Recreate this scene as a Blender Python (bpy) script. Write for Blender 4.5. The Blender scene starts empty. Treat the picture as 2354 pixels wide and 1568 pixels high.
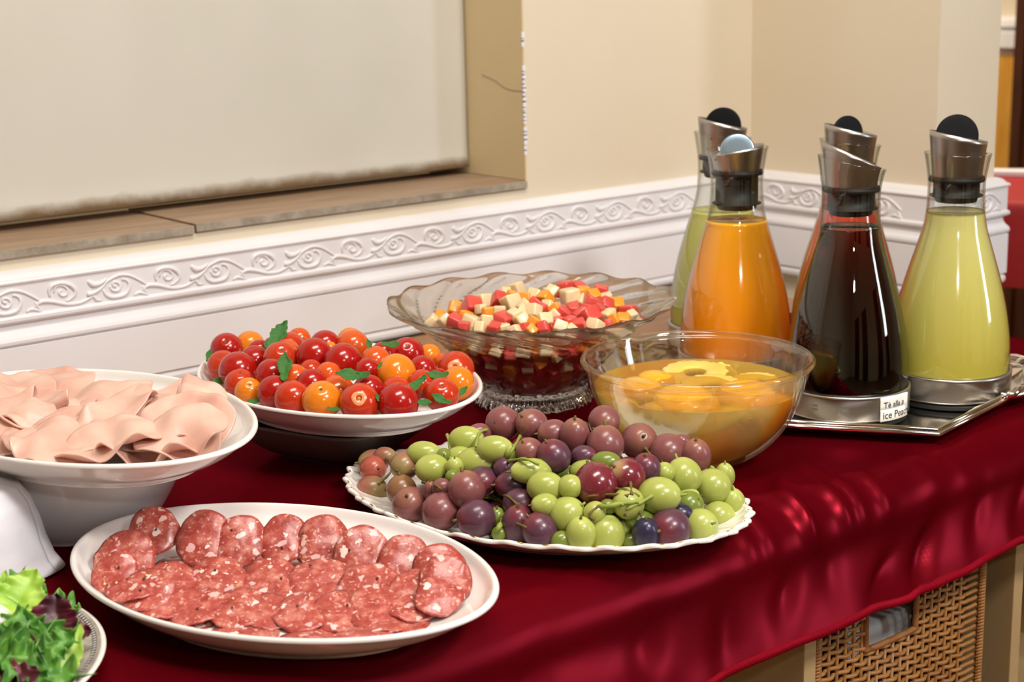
import bpy, bmesh, math, random
from math import sin, cos, pi, radians, sqrt, atan2, exp
from mathutils import Vector, Matrix, noise
random.seed(7)
SC = bpy.context.scene
COL = SC.collection
T = 0.80                       # table top height
# ---------------------------------------------------------------- camera
cam = bpy.data.cameras.new('camera'); camo = bpy.data.objects.new('camera', cam); COL.objects.link(camo)
CAM = Vector((-1.8935, -1.7302, 1.28))
def _basis():
    P = radians(13.3); A = radians(-38.55); ro = radians(1.46)
    rz = Matrix.Rotation(A, 3, 'Z')
    f = rz @ Vector((0, cos(P), -sin(P))); r = rz @ Vector((1, 0, 0)); u = r.cross(f)
    R = cos(ro)*r - sin(ro)*u; U = sin(ro)*r + cos(ro)*u
    return R, U, f
_R, _U, _F = _basis()
mw = Matrix(((_R.x, _U.x, -_F.x, CAM.x), (_R.y, _U.y, -_F.y, CAM.y), (_R.z, _U.z, -_F.z, CAM.z), (0, 0, 0, 1)))
camo.matrix_world = mw
cam.sensor_width = 36.0; cam.lens = 3520/2354*36.0; cam.clip_start = 0.05; cam.clip_end = 50
cam.dof.use_dof = True; cam.dof.focus_distance = 1.40; cam.dof.aperture_fstop = 9.0
SC.camera = camo
# ---------------------------------------------------------------- world, lights, exposure
w = bpy.data.worlds.new('world'); SC.world = w; w.use_nodes = True
w.node_tree.nodes['Background'].inputs[0].default_value = (1.0, 0.94, 0.88, 1)
w.node_tree.nodes['Background'].inputs[1].default_value = 0.32
def area(name, loc, target, sx, sy, energy, color, spread=180):
    l = bpy.data.lights.new(name, 'AREA'); l.shape = 'RECTANGLE'; l.size = sx; l.size_y = sy
    l.energy = energy; l.color = color; l.spread = radians(spread)
    o = bpy.data.objects.new(name, l); COL.objects.link(o); o.location = loc
    o.rotation_euler = (Vector(target)-Vector(loc)).to_track_quat('-Z', 'Y').to_euler()
    return o
area('key_light', (-0.95, -2.55, 2.58), (-1.0, -0.5, 0.9), 0.42, 0.30, 42, (1.0, 0.96, 0.91))
area('highlight_light', (-1.62, -2.05, 1.62), (-1.0, -0.4, 0.85), 0.09, 0.06, 3.2, (1.0, 0.97, 0.94))  # small frontal lamp added near the camera for highlights on the food
area('window_light', (0.75, -2.9, 1.55), (-0.6, -0.6, 0.95), 0.26, 1.1, 16, (0.84, 0.92, 1.0))
area('ceiling_light', (-1.3, -1.1, 2.66), (-1.25, -0.6, 0.8), 1.0, 0.5, 34, (1.0, 0.95, 0.88))
area('hall_light', (1.5, 1.0, 2.45), (2.3, 0.9, 0.6), 0.7, 0.7, 48, (1.0, 0.86, 0.66))
SC.view_settings.view_transform = 'Standard'; SC.view_settings.look = 'None'
SC.view_settings.exposure = -0.13; SC.view_settings.gamma = 1.0; SC.view_settings.use_curve_mapping = False
# ---------------------------------------------------------------- materials
def lin(h):
    h = h.lstrip('#'); c = [int(h[i:i+2], 16)/255 for i in (0, 2, 4)]
    return tuple((x/12.92 if x <= .04045 else ((x+.055)/1.055)**2.4) for x in c) + (1,)
class NM:
    def __init__(s, name):
        s.m = bpy.data.materials.new(name); s.m.use_nodes = True; s.t = s.m.node_tree; s.t.nodes.clear()
        s.out = s.n('ShaderNodeOutputMaterial')
        s.b = None
    def n(s, typ, **kw):
        x = s.t.nodes.new(typ)
        for k, v in kw.items(): setattr(x, k, v)
        return x
    def l(s, a, b): s.t.links.new(a, b)
    def coord(s, scale=(1, 1, 1), rnd=False, kind='Object'):
        tc = s.n('ShaderNodeTexCoord'); mp = s.n('ShaderNodeMapping'); mp.inputs['Scale'].default_value = scale
        s.l(tc.outputs[kind], mp.inputs['Vector'])
        if rnd:
            oi = s.n('ShaderNodeObjectInfo'); ml = s.n('ShaderNodeMath', operation='MULTIPLY'); ml.inputs[1].default_value = 37.0
            s.l(oi.outputs['Random'], ml.inputs[0]); s.l(ml.outputs[0], mp.inputs['Location'])
        return mp.outputs['Vector']
    def noise(s, vec, scale, detail=3, rough=.5, dist=0):
        x = s.n('ShaderNodeTexNoise'); x.inputs['Scale'].default_value = scale; x.inputs['Detail'].default_value = detail
        x.inputs['Roughness'].default_value = rough; x.inputs['Distortion'].default_value = dist
        s.l(vec, x.inputs['Vector']); return x.outputs['Fac']
    def vor(s, vec, scale, feat='F1', out='Distance', rnd=1.0):
        x = s.n('ShaderNodeTexVoronoi', feature=feat); x.inputs['Scale'].default_value = scale; x.inputs['Randomness'].default_value = rnd
        s.l(vec, x.inputs['Vector']); return x.outputs[out]
    def ramp(s, fac, stops, interp='LINEAR'):
        x = s.n('ShaderNodeValToRGB'); cr = x.color_ramp; cr.interpolation = interp
        while len(cr.elements) > 1: cr.elements.remove(cr.elements[-1])
        cr.elements[0].position = stops[0][0]; cr.elements[0].color = C4(stops[0][1])
        for p, c in stops[1:]:
            e = cr.elements.new(p); e.color = C4(c)
        s.l(fac, x.inputs['Fac']); return x.outputs['Color']
    def mix(s, fac, a, b, mode='MIX'):
        x = s.n('ShaderNodeMix', data_type='RGBA', blend_type=mode)
        for i, v in ((0, fac), (6, a), (7, b)):
            if isinstance(v, (int, float)): x.inputs[i].default_value = v
            elif isinstance(v, (tuple, str)): x.inputs[i].default_value = C4(v)
            else: s.l(v, x.inputs[i])
        return x.outputs[2]
    def math(s, op, a, b=0.0, c=None):
        x = s.n('ShaderNodeMath', operation=op)
        for i, v in enumerate((a, b) if c is None else (a, b, c)):
            if isinstance(v, (int, float)): x.inputs[i].default_value = v
            else: s.l(v, x.inputs[i])
        return x.outputs[0]
    def bsdf(s, color, rough=.5, **kw):
        b = s.n('ShaderNodeBsdfPrincipled'); s.b = b
        if isinstance(color, (tuple, str)): b.inputs['Base Color'].default_value = C4(color)
        else: s.l(color, b.inputs['Base Color'])
        kw['Roughness'] = rough
        for k, v in kw.items():
            k = k.replace('_', ' ')
            if isinstance(v, (int, float, tuple, list)): b.inputs[k].default_value = v
            else: s.l(v, b.inputs[k])
        s.l(b.outputs[0], s.out.inputs['Surface']); return s
    def bump(s, h, strength=.3, dist=.001):
        x = s.n('ShaderNodeBump'); x.inputs['Strength'].default_value = strength; x.inputs['Distance'].default_value = dist
        s.l(h, x.inputs['Height']); s.l(x.outputs[0], s.b.inputs['Normal']); return s
def C4(c): return lin(c) if isinstance(c, str) else (tuple(c)+(1,) if len(c) == 3 else tuple(c))
M = {}
def simple(name, col, rough=.5, **kw):
    M[name] = NM(name).bsdf(col, rough, **kw).m
def mottled(name, c1, c2, scale=5, rough=.6, bump=0, bscale=None, rnd=False, detail=4, **kw):
    x = NM(name); v = x.coord(rnd=rnd); f = x.noise(v, scale, detail)
    x.bsdf(x.ramp(f, [(.3, c1), (.7, c2)]), rough, **kw)
    if bump: x.bump(x.noise(v, bscale or scale*6, 4), bump, .001)
    M[name] = x.m
# room
mottled('wall_paint', '#E0D5BF', '#DACCB3', 2.2, .75, .15, 90)
mottled('reveal_paint', '#D6C298', '#CCB88E', 4, .8, .2, 60)
mottled('molding_paint', '#EAE9EC', '#E4E2E5', 3, .38, .05, 60)
def _curtain():
    x = NM('blind_fabric'); v = x.coord(); tc = x.n('ShaderNodeTexCoord'); sp = x.n('ShaderNodeSeparateXYZ'); x.l(tc.outputs['Object'], sp.inputs[0])
    n = x.noise(v, 16, 5, .65); h = x.math('ADD', sp.outputs['Z'], x.math('MULTIPLY', n, -.030))
    st = x.n('ShaderNodeMapRange'); st.inputs[1].default_value = -.012; st.inputs[2].default_value = .002; x.l(h, st.inputs[0])
    base = x.ramp(x.noise(v, 3, 3), [(.3, '#CECBC0'), (.7, '#C7C4B8')])
    x.bsdf(x.mix(st.outputs[0], '#8A7252', base), .85).bump(x.noise(x.coord((1, 1, .15)), 5, 2), .5, .004)
    M['blind_fabric'] = x.m
_curtain()
def _tile():
    x = NM('sill_tile'); v = x.coord((.35, 3, 3), True); f = x.noise(v, 14, 6, .7)
    x.bsdf(x.ramp(f, [(.25, '#7E6550'), (.5, '#9E8268'), (.8, '#B2977C')]), .45).bump(f, .2, .001); M['sill_tile'] = x.m
    y = NM('tile_edge'); v = y.coord(); f = y.noise(v, 30, 5, .7)
    y.bsdf(y.ramp(f, [(.3, '#7E7464'), (.6, '#A69C8C')]), .8).bump(f, .4, .001); M['tile_edge'] = y.m
_tile()
def wood(name, c1, c2, sc=(1, 12, 12), rough=.4):
    x = NM(name); v = x.coord(sc); f = x.noise(v, 6, 5, .6, .6); x.bsdf(x.ramp(f, [(.3, c1), (.7, c2)]), rough).bump(f, .08, .0005); M[name] = x.m
wood('counter_wood', '#8A5A2E', '#A9763F', (1.5, 14, 14)); wood('birch', '#B99A6C', '#C7AA7C', (2, 2, 1)); wood('dark_wood', '#3A1C0C', '#4E2812', (10, 10, 1)); wood('orange_wood', '#CE8F2C', '#DFA94A', (6, 6, 1))
mottled('floor_tile', '#8A6A4A', '#7A5B3E', 3, .4)
simple('ceiling_paint', '#E8E0D0', .9)
mottled('ceramic', '#F3EEEA', '#F0EAE6', 2, .12, IOR=1.5, Coat_Weight=.4, Coat_Roughness=.05)
mottled('china', '#EFEBE4', '#EBE6DE', 2, .15, Coat_Weight=.4, Coat_Roughness=.06)
simple('gold', (.75, .50, .16), .25, Metallic=1.0)
def _satin(name, c1, c2, r):
    x = NM(name); v = x.coord(); g = x.noise(x.coord((1, 1, 1)), 900, 2)
    d = x.n('ShaderNodeBsdfDiffuse'); x.l(x.ramp(x.noise(v, 6, 3), [(.3, c1), (.7, c2)]), d.inputs['Color'])
    g1 = x.n('ShaderNodeBsdfGlossy'); g1.inputs['Color'].default_value = (.44, .022, .042, 1); g1.inputs['Roughness'].default_value = r
    mx = x.n('ShaderNodeMixShader'); mx.inputs[0].default_value = .17; x.l(d.outputs[0], mx.inputs[1]); x.l(g1.outputs[0], mx.inputs[2]); x.l(mx.outputs[0], x.out.inputs['Surface'])
    bp = x.n('ShaderNodeBump'); bp.inputs['Strength'].default_value = .12; bp.inputs['Distance'].default_value = .0004; x.l(g, bp.inputs['Height']); x.l(bp.outputs[0], g1.inputs['Normal']); M[name] = x.m
_satin('satin', '#56030C', '#46020A', .33)
_satin('satin_cord', '#8E1022', '#7A0C1A', .45)
mottled('far_cloth', '#B01018', '#A00C14', 6, .6)
# food
def fruit(name, c1, c2, scale=30, rough=.18, sss=.25, spec=.5, coat=.3, bump=0, rad=(.8, .25, .1), detail=3, lo=.35, hi=.65, z=None):
    x = NM(name); v = x.coord(rnd=True); f = x.noise(v, scale, detail, .6)
    c = x.ramp(f, [(lo, c1), (hi, c2)])
    if z:   # a pale blush around the stem end (object +Z)
        tc = x.n('ShaderNodeTexCoord'); sp = x.n('ShaderNodeSeparateXYZ'); x.l(tc.outputs['Object'], sp.inputs[0])
        mr = x.n('ShaderNodeMapRange'); mr.inputs[1].default_value = z[1]; mr.inputs[2].default_value = z[2]
        x.l(x.math('ADD', sp.outputs['Z'], x.math('MULTIPLY', x.math('SUBTRACT', x.noise(v, scale*1.4, 3), .5), z[3])), mr.inputs[0]); c = x.mix(mr.outputs[0], c, z[0])
    x.bsdf(c, rough, Subsurface_Weight=sss, Subsurface_Radius=rad, Subsurface_Scale=.006, Coat_Weight=coat, Coat_Roughness=.08, Specular_IOR_Level=spec)
    if bump: x.bump(x.noise(v, scale*3, 3), bump, .0006)
    M[name] = x.m
fruit('tomato_R', '#9C0E0A', '#B21810', 20); fruit('tomato_V', '#B82A10', '#C43C16', 25); fruit('tomato_O', '#CC4A12', '#D65E1A', 25); fruit('tomato_Y', '#E08A14', '#E0701A', 40, lo=.3, hi=.75)
fruit('tomato_ring', '#F0A878', '#E88C58', 40)
simple('stem_scar', '#A8943C', .6); simple('stem_scar_brown', '#5C4A18', .7)
gb = dict(rough=.30, sss=.15, coat=.10, rad=(.6, .3, .2))
fruit('grape_M', '#66282E', '#98625F', 60, **gb, z=('#9C6A52', .6, 1.35, .8)); fruit('grape_P', '#3C1826', '#70485A', 65, **gb, z=('#7A2C34', .5, 1.2, 1.2)); fruit('grape_K', '#8C4238', '#A0745A', 40, **gb, z=('#9A8A56', .2, 1.1, .8))
fruit('grape_O', '#A8483C', '#B0604C', 40, **gb); fruit('grape_B', '#8A6A3C', '#8C5A44', 40, **gb); fruit('grape_U', '#1E1A34', '#3A3450', 60, **gb); fruit('grape_N', '#5C1420', '#86303C', 50, rough=.2, sss=.15, coat=.4, rad=(.6, .3, .2), z=('#C0A070', .75, 1.15, .5))
gg = dict(rough=.27, sss=.55, coat=.15, rad=(.8, 1.0, .2))
fruit('grape_G', '#A0A84A', '#B0B662', 35, **gg, z=('#B8C068', .3, 1.2, .5)); fruit('grape_D', '#6E7E2C', '#7C8A38', 35, **gg)
simple('stem_green', '#8C9A3C', .5); simple('stem_brown', '#6A5A26', .65); simple('stem_tip', '#4A3418', .7)
fruit('melon_W', '#E8D6AE', '#E2C698', 60, .3, .5, coat=.2, rad=(1, .8, .4)); fruit('melon_R', '#CC3A34', '#DA5C50', 90, .3, .4, coat=.2, rad=(1, .2, .1)); fruit('melon_O', '#EE9220', '#F0A238', 60, .3, .4, coat=.2, rad=(1, .5, .1))
fruit('peach', '#F0A414', '#F0B428', 30, .2, .4, coat=.5, rad=(1, .5, .1)); fruit('pineapple', '#EDD56A', '#E8CC58', 70, .25, .4, coat=.5, rad=(1, .8, .2), bump=.3)
def _leaf(name, c1, c2, c3):
    x = NM(name); v = x.coord(rnd=True); f = x.noise(v, 60, 4)
    x.bsdf(x.ramp(f, [(.3, c1), (.55, c2), (.75, c3)]), .42, Subsurface_Weight=.15, Subsurface_Radius=(.3, .8, .1), Subsurface_Scale=.003).bump(x.noise(v, 160, 3), .4, .001); M[name] = x.m
_leaf('arugula', '#24541A', '#37752A', '#5A9644'); _leaf('frisee', '#336824', '#62983A', '#9CC262'); _leaf('butterhead', '#8CB83C', '#A8CC54', '#C6DC7C'); _leaf('radicchio', '#2E0A16', '#5A1428', '#8A3048'); _leaf('radicchio_vein', '#8A4A5A', '#A86A7A', '#C8A0A4')
def _salami():
    x = NM('salami'); v = x.coord(rnd=True)
    wv = x.n('ShaderNodeTexNoise'); wv.inputs['Scale'].default_value = 120; wv.inputs['Detail'].default_value = 2; x.l(v, wv.inputs['Vector'])
    mv = x.n('ShaderNodeMix', data_type='VECTOR'); mv.inputs[0].default_value = .012; x.l(v, mv.inputs[4]); x.l(wv.outputs['Color'], mv.inputs[5]); v2 = mv.outputs[1]
    base = x.ramp(x.noise(v, 90, 5, .7), [(.28, '#8A2822'), (.5, '#AC4A40'), (.68, '#CC8474')])
    small = x.ramp(x.vor(v2, 250), [(.24, (1, 1, 1)), (.40, (0, 0, 0))])
    sm = x.math('MULTIPLY', small, x.ramp(x.noise(v, 150, 2), [(.45, (0, 0, 0)), (.58, (1, 1, 1))]))
    c = x.mix(x.math('MULTIPLY', sm, .8), base, '#E2AE9E')
    vb = x.n('ShaderNodeTexVoronoi', feature='F1'); vb.inputs['Scale'].default_value = 100; x.l(v2, vb.inputs['Vector'])
    rr = x.n('ShaderNodeSeparateColor'); x.l(vb.outputs['Color'], rr.inputs[0])
    pick = x.math('GREATER_THAN', rr.outputs[0], .34)
    size = x.math('MULTIPLY', rr.outputs[1], .34)
    blob = x.ramp(x.math('SUBTRACT', vb.outputs['Distance'], size), [(.05, (1, 1, 1)), (.09, (0, 0, 0))])
    c = x.mix(x.math('MULTIPLY', blob, pick), c, x.ramp(rr.outputs[2], [(0, '#E4BEAE'), (.6, '#DCA8A8'), (1, '#EEDCD0')]))
    x.bsdf(c, .33, Subsurface_Weight=.12, Subsurface_Radius=(1, .3, .2), Subsurface_Scale=.002, Coat_Weight=.12, Coat_Roughness=.2).bump(x.noise(v, 260, 4), .5, .0006); M['salami'] = x.m
    y = NM('salami_rind'); y.bsdf(y.ramp(y.noise(y.coord(rnd=True), 200, 3), [(.4, '#8E1F1C'), (.7, '#C77A6C')]), .5); M['salami_rind'] = y.m
_salami()
simple('peppercorn', '#3A3020', .6); simple('garlic_fleck', '#E4D08C', .5)
mottled('ham', '#D29E8E', '#E4C0AE', 24, .42, .25, 120, True, Subsurface_Weight=.25, Subsurface_Radius=(1, .45, .3), Subsurface_Scale=.004, Coat_Weight=.12)
mottled('ham_fat', '#DFA67C', '#E4B690', 30, .4, 0, None, True, Subsurface_Weight=.2, Subsurface_Radius=(1, .5, .3), Subsurface_Scale=.004)
mottled('mozzarella', '#F2EFE6', '#EDE8DC', 14, .35, 0, None, False, Subsurface_Weight=.3, Subsurface_Radius=(1, .9, .7), Subsurface_Scale=.006)
# glass: thin walls let light straight through, rims and ribs refract
def thin_glass(name, tint, refr=.0, rough=.02, edge='#A9AF9C', fres=1.45, edge_amt=.55):
    x = NM(name); tr = x.n('ShaderNodeBsdfTransparent'); lw = x.n('ShaderNodeLayerWeight'); lw.inputs['Blend'].default_value = .5
    col = x.mix(x.math('MULTIPLY', x.math('POWER', lw.outputs['Facing'], 4.0), edge_amt), tint, edge); x.l(col, tr.inputs['Color'])
    gl = x.n('ShaderNodeBsdfGlossy'); gl.inputs['Roughness'].default_value = rough; gl.inputs['Color'].default_value = (1, 1, 1, 1)
    sch = x.math('ADD', .045, x.math('MULTIPLY', x.math('POWER', lw.outputs['Facing'], 5.0), .6))
    s = tr.outputs[0]
    if refr:
        rf = x.n('ShaderNodeBsdfGlass'); rf.inputs['IOR'].default_value = 1.45; rf.inputs['Roughness'].default_value = rough; x.l(col, rf.inputs['Color'])
        m0 = x.n('ShaderNodeMixShader'); m0.inputs[0].default_value = refr; x.l(s, m0.inputs[1]); x.l(rf.outputs[0], m0.inputs[2]); s = m0.outputs[0]
    m1 = x.n('ShaderNodeMixShader'); x.l(sch, m1.inputs[0]); x.l(s, m1.inputs[1]); x.l(gl.outputs[0], m1.inputs[2]); x.l(m1.outputs[0], x.out.inputs['Surface']); M[name] = x.m
thin_glass('clear_glass', '#FBFCFA', edge='#8E9080', edge_amt=.95); thin_glass('bowl_glass', '#FEFEFC', .25, edge_amt=.6); thin_glass('crystal', '#FEFEFD', .88, .012, '#8E8478', 1.5, .45)
def juice(name, c1, c2, rough=.12):
    x = NM(name); tc = x.n('ShaderNodeTexCoord'); sp = x.n('ShaderNodeSeparateXYZ'); x.l(tc.outputs['Object'], sp.inputs[0])
    mr = x.n('ShaderNodeMapRange'); mr.inputs[1].default_value = .02; mr.inputs[2].default_value = .2; x.l(sp.outputs['Z'], mr.inputs[0])
    x.bsdf(x.mix(mr.outputs[0], c1, c2), rough, Subsurface_Weight=.35, Subsurface_Radius=(1, .6, .2), Subsurface_Scale=.02, Coat_Weight=.3, Coat_Roughness=.03); M[name] = x.m
juice('orange_juice', '#FA8A0C', '#F2AA1C'); juice('lemon_juice', '#CCBE4C', '#D2CC82'); juice('red_juice', '#D23A20', '#DC4A30'); juice('green_juice', '#B0AA38', '#C8CA6C')
def _tea():
    x = NM('iced_tea'); g = x.n('ShaderNodeBsdfGlass'); g.inputs['IOR'].default_value = 1.33; g.inputs['Color'].default_value = (1, 1, 1, 1); g.inputs['Roughness'].default_value = .0
    va = x.n('ShaderNodeVolumeAbsorption'); va.inputs['Color'].default_value = (.60, .27, .11, 1); va.inputs['Density'].default_value = 85
    x.l(g.outputs[0], x.out.inputs['Surface']); x.l(va.outputs[0], x.out.inputs['Volume']); M['iced_tea'] = x.m
_tea()
def cloudy(name, col, tcol, fac, sss=.3):
    x = NM(name)
    if col == 'BODY': col = x.ramp(x.noise(x.coord(), 13, 1, .4, .6), [(.44, '#FFEE9A'), (.56, '#FFDC6A'), (.68, '#FFB22C')])
    x.bsdf(col, .06, Coat_Weight=.5, Coat_Roughness=.02, Subsurface_Weight=sss, Subsurface_Radius=(1, .7, .2), Subsurface_Scale=.02)
    tr = x.n('ShaderNodeBsdfTransparent'); tr.inputs['Color'].default_value = C4(tcol)
    tl = x.n('ShaderNodeBsdfTranslucent'); mt = x.n('ShaderNodeMixShader'); mt.inputs[0].default_value = .42; x.l(x.b.outputs[0], mt.inputs[1]); x.l(tl.outputs[0], mt.inputs[2])
    if isinstance(col, str): tl.inputs['Color'].default_value = C4(col)
    else: x.l(col, tl.inputs['Color'])
    m = x.n('ShaderNodeMixShader'); m.inputs[0].default_value = fac; x.l(mt.outputs[0], m.inputs[1]); x.l(tr.outputs[0], m.inputs[2]); x.l(m.outputs[0], x.out.inputs['Surface']); M[name] = x.m
cloudy('syrup_body', 'BODY', '#F8E4A0', .06); cloudy('syrup_top', '#D8B460', '#F8EAB8', .62)
def _fruitmass():
    x = NM('fruit_mass'); v = x.coord(); c = x.vor(v, 62, 'F1', 'Color'); sc = x.n('ShaderNodeSeparateColor'); x.l(c, sc.inputs[0])
    col = x.ramp(sc.outputs[0], [(0, '#B83420'), (.3, '#D0582C'), (.55, '#DC8438'), (.75, '#A82818'), (.9, '#D89868')], 'CONSTANT'); x.bsdf(x.mix(.35, col, '#8A3414'), .25).bump(x.vor(v, 62), .5, .004); M['fruit_mass'] = x.m
_fruitmass()
def steel(name, col=(.62, .58, .53), rough=.24, an=.6):
    x = NM(name); v = x.coord((1, 1, .02)); f = x.noise(v, 500, 2)
    x.bsdf(col, rough, Metallic=1.0, Anisotropic=an).bump(f, .05, .0002); M[name] = x.m
steel('steel', (.46, .43, .40), .30); steel('silver', (.80, .77, .70), .12, 0); simple('rubber', '#0C0B0B', .55); simple('black_lid', '#0A0A0B', .6, Specular_IOR_Level=.2); simple('blue_reflect_lid', (.55, .78, 1.0), .25, Metallic=1.0)  # the blue reflection on the orange carafe's lid is put into its metal colour
mottled('paper', '#EDEBF0', '#E6E4EA', 14, .85, .25, 160); simple('ink', '#1A1A20', .7); simple('ink_grey', '#5A5048', .6); simple('label_paper', '#F2EEE6', .6)
mottled('rattan', '#9E6834', '#BA854A', 60, .45, .2, 200, True); mottled('rattan_dark', '#8A5426', '#A8703A', 60, .5, .2, 200, True); simple('basket_shade', '#120A05', .9); mottled('towel', '#D8D8D8', '#CCCCCC', 9, .9, .3, 80)  # near-black basket interior carries the shade of the gaps between strands
mottled('shaded_bowl', '#5A4E46', '#4E443E', 5, .4)  # shade under the tomato dish is put into this dark bowl colour
def _rim():
    x = NM('plate_band'); x.bsdf(x.ramp(x.noise(x.coord(), 120, 3), [(.35, '#8A8278'), (.65, '#B4AC9E')]), .3); M['plate_band'] = x.m
_rim(); simple('band_light', '#D8D6CE', .3); simple('band_dark', '#55524E', .35)
# ---------------------------------------------------------------- mesh helpers
class MB:
    def __init__(s): s.v = []; s.f = []; s.mi = []
    def add(s, v, f, mi=0):
        o = len(s.v); s.v += [tuple(p) for p in v]; s.f += [tuple(i+o for i in q) for q in f]; s.mi += [mi]*len(f); return s
    def box(s, x0, x1, y0, y1, z0, z1, mi=0):
        v = [(x, y, z) for z in (z0, z1) for y in (y0, y1) for x in (x0, x1)]
        return s.add(v, [(0, 2, 3, 1), (4, 5, 7, 6), (0, 1, 5, 4), (2, 6, 7, 3), (0, 4, 6, 2), (1, 3, 7, 5)], mi)
    def mesh(s, name, mats, smooth=True, bevel=0):
        me = bpy.data.meshes.new(name); me.from_pydata(s.v, [], s.f); me.update()
        for m in (mats if isinstance(mats, (list, tuple)) else [mats]): me.materials.append(M[m])
        if any(s.mi): me.polygons.foreach_set('material_index', s.mi)
        if smooth: me.polygons.foreach_set('use_smooth', [True]*len(me.polygons))
        bm = bmesh.new(); bm.from_mesh(me); bmesh.ops.recalc_face_normals(bm, faces=bm.faces[:]); bm.to_mesh(me); bm.free()
        if bevel:
            bm = bmesh.new(); bm.from_mesh(me); bmesh.ops.bevel(bm, geom=bm.edges[:], offset=bevel, segments=2, profile=.6, affect='EDGES'); bm.to_mesh(me); bm.free()
        return me
def link(name, me, parent=None, loc=(0, 0, 0), rot=None):
    o = bpy.data.objects.new(name, me); COL.objects.link(o); o.location = loc
    if rot is not None:
        if isinstance(rot, Matrix): o.rotation_euler = rot.to_euler()
        else: o.rotation_euler = rot
    if parent is not None: o.parent = parent
    return o
def tag(o, label=None, cat=None, group=None, kind=None):
    if label: o['label'] = label
    if cat: o['category'] = cat
    if group: o['group'] = group
    if kind: o['kind'] = kind
    return o
def empty(name, loc, label, cat, group=None, rz=0):
    o = bpy.data.objects.new(name, None); COL.objects.link(o); o.location = loc; o.rotation_euler = (0, 0, rz); o.empty_display_size = .02
    return tag(o, label, cat, group)
def cr(pts, n=4, closed=False):
    """Catmull-Rom resample of a list of tuples"""
    P = [tuple(p) for p in pts]; out = []; N = len(P)
    for i in range(N if closed else N-1):
        a = P[(i-1) % N] if closed or i else P[0]; b = P[i]; c = P[(i+1) % N]; d = P[(i+2) % N] if closed or i+2 < N else P[-1]
        for k in range(n):
            t = k/n
            out.append(tuple(.5*((2*b[j])+(-a[j]+c[j])*t+(2*a[j]-5*b[j]+4*c[j]-d[j])*t*t+(-a[j]+3*b[j]-3*c[j]+d[j])*t**3) for j in range(len(b))))
    if not closed: out.append(P[-1])
    return out
def lathe(prof, n=64, fn=None, closed=False):
    """prof: (r, z); fn(r, z, th, i) -> xyz"""
    v = []; f = []; m = len(prof)
    for i, (r, z) in enumerate(prof):
        for k in range(n):
            th = 2*pi*k/n
            v.append(fn(r, z, th, i) if fn else (r*cos(th), r*sin(th), z))
    for i in range(m-1 if not closed else m):
        for k in range(n):
            a = i*n+k; b = i*n+(k+1) % n; c = ((i+1) % m)*n+(k+1) % n; d = ((i+1) % m)*n+k
            f.append((a, b, c, d))
    return v, f
def caps(v, f, n, first=True, last=True, m=None):
    m = len(v)//n
    if first: f.append(tuple(reversed(range(n))))
    if last: f.append(tuple(range((m-1)*n, m*n)))
    return v, f
def tube(pts, rad, n=6, close_ends=True):
    P = [Vector(p) for p in pts]; v = []; f = []; N = len(P)
    R = rad if isinstance(rad, (list, tuple)) else [rad]*N
    up = Vector((0, 0, 1)); prev = None
    for i, p in enumerate(P):
        t = (P[min(i+1, N-1)]-P[max(i-1, 0)])
        t = t.normalized() if t.length > 1e-9 else Vector((0, 0, 1))
        a = prev if prev is not None else (up.cross(t) if abs(t.z) < .95 else Vector((1, 0, 0)).cross(t))
        a = (a-t*a.dot(t)); a = a.normalized() if a.length > 1e-9 else Vector((1, 0, 0)); b = t.cross(a); prev = a
        for k in range(n):
            th = 2*pi*k/n; v.append(tuple(p+(a*cos(th)+b*sin(th))*R[i]))
    for i in range(N-1):
        for k in range(n): f.append((i*n+k, i*n+(k+1) % n, (i+1)*n+(k+1) % n, (i+1)*n+k))
    if close_ends: f.append(tuple(reversed(range(n)))); f.append(tuple(range((N-1)*n, N*n)))
    return v, f
def grid(fn, nu, nv):
    v = [fn(i/nu, j/nv) for i in range(nu+1) for j in range(nv+1)]
    f = [(i*(nv+1)+j, (i+1)*(nv+1)+j, (i+1)*(nv+1)+j+1, i*(nv+1)+j+1) for i in range(nu) for j in range(nv)]
    return v, f
def solid(me, t):
    """thicken an open sheet mesh"""
    bm = bmesh.new(); bm.from_mesh(me); bmesh.ops.recalc_face_normals(bm, faces=bm.faces[:]); bmesh.ops.solidify(bm, geom=bm.faces[:], thickness=t); bm.to_mesh(me); bm.free()
    me.polygons.foreach_set('use_smooth', [True]*len(me.polygons)); return me
def ball(rx, ry, rz, nu=24, nv=14, fn=None):
    prof = [(sin(pi*i/nv), -cos(pi*i/nv)) for i in range(nv+1)]
    v = []; f = []
    v.append((0, 0, -rz))
    for i in range(1, nv):
        for k in range(nu):
            th = 2*pi*k/nu; r, z = prof[i]; v.append((rx*r*cos(th), ry*r*sin(th), rz*z))
    v.append((0, 0, rz)); L = len(v)-1
    for k in range(nu):
        f.append((0, 1+(k+1) % nu, 1+k)); f.append((L, 1+(nv-2)*nu+k, 1+(nv-2)*nu+(k+1) % nu))
    for i in range(nv-2):
        for k in range(nu): f.append((1+i*nu+k, 1+i*nu+(k+1) % nu, 1+(i+1)*nu+(k+1) % nu, 1+(i+1)*nu+k))
    if fn: v = [fn(*p) for p in v]
    return v, f
def toward(d):
    return Vector(d).normalized().to_track_quat('Z', 'Y').to_euler()
ORD = ['leftmost', 'second from left', 'third from left', 'fourth from left', 'fifth from left', 'sixth from left', 'seventh from left', 'eighth from left', 'ninth from left', 'tenth from left', 'eleventh from left', 'twelfth from left', 'thirteenth from left', 'fourteenth from left', 'fifteenth from left', 'sixteenth from left', 'seventeenth from left', 'eighteenth from left', 'nineteenth from left', 'twentieth from left']
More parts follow.
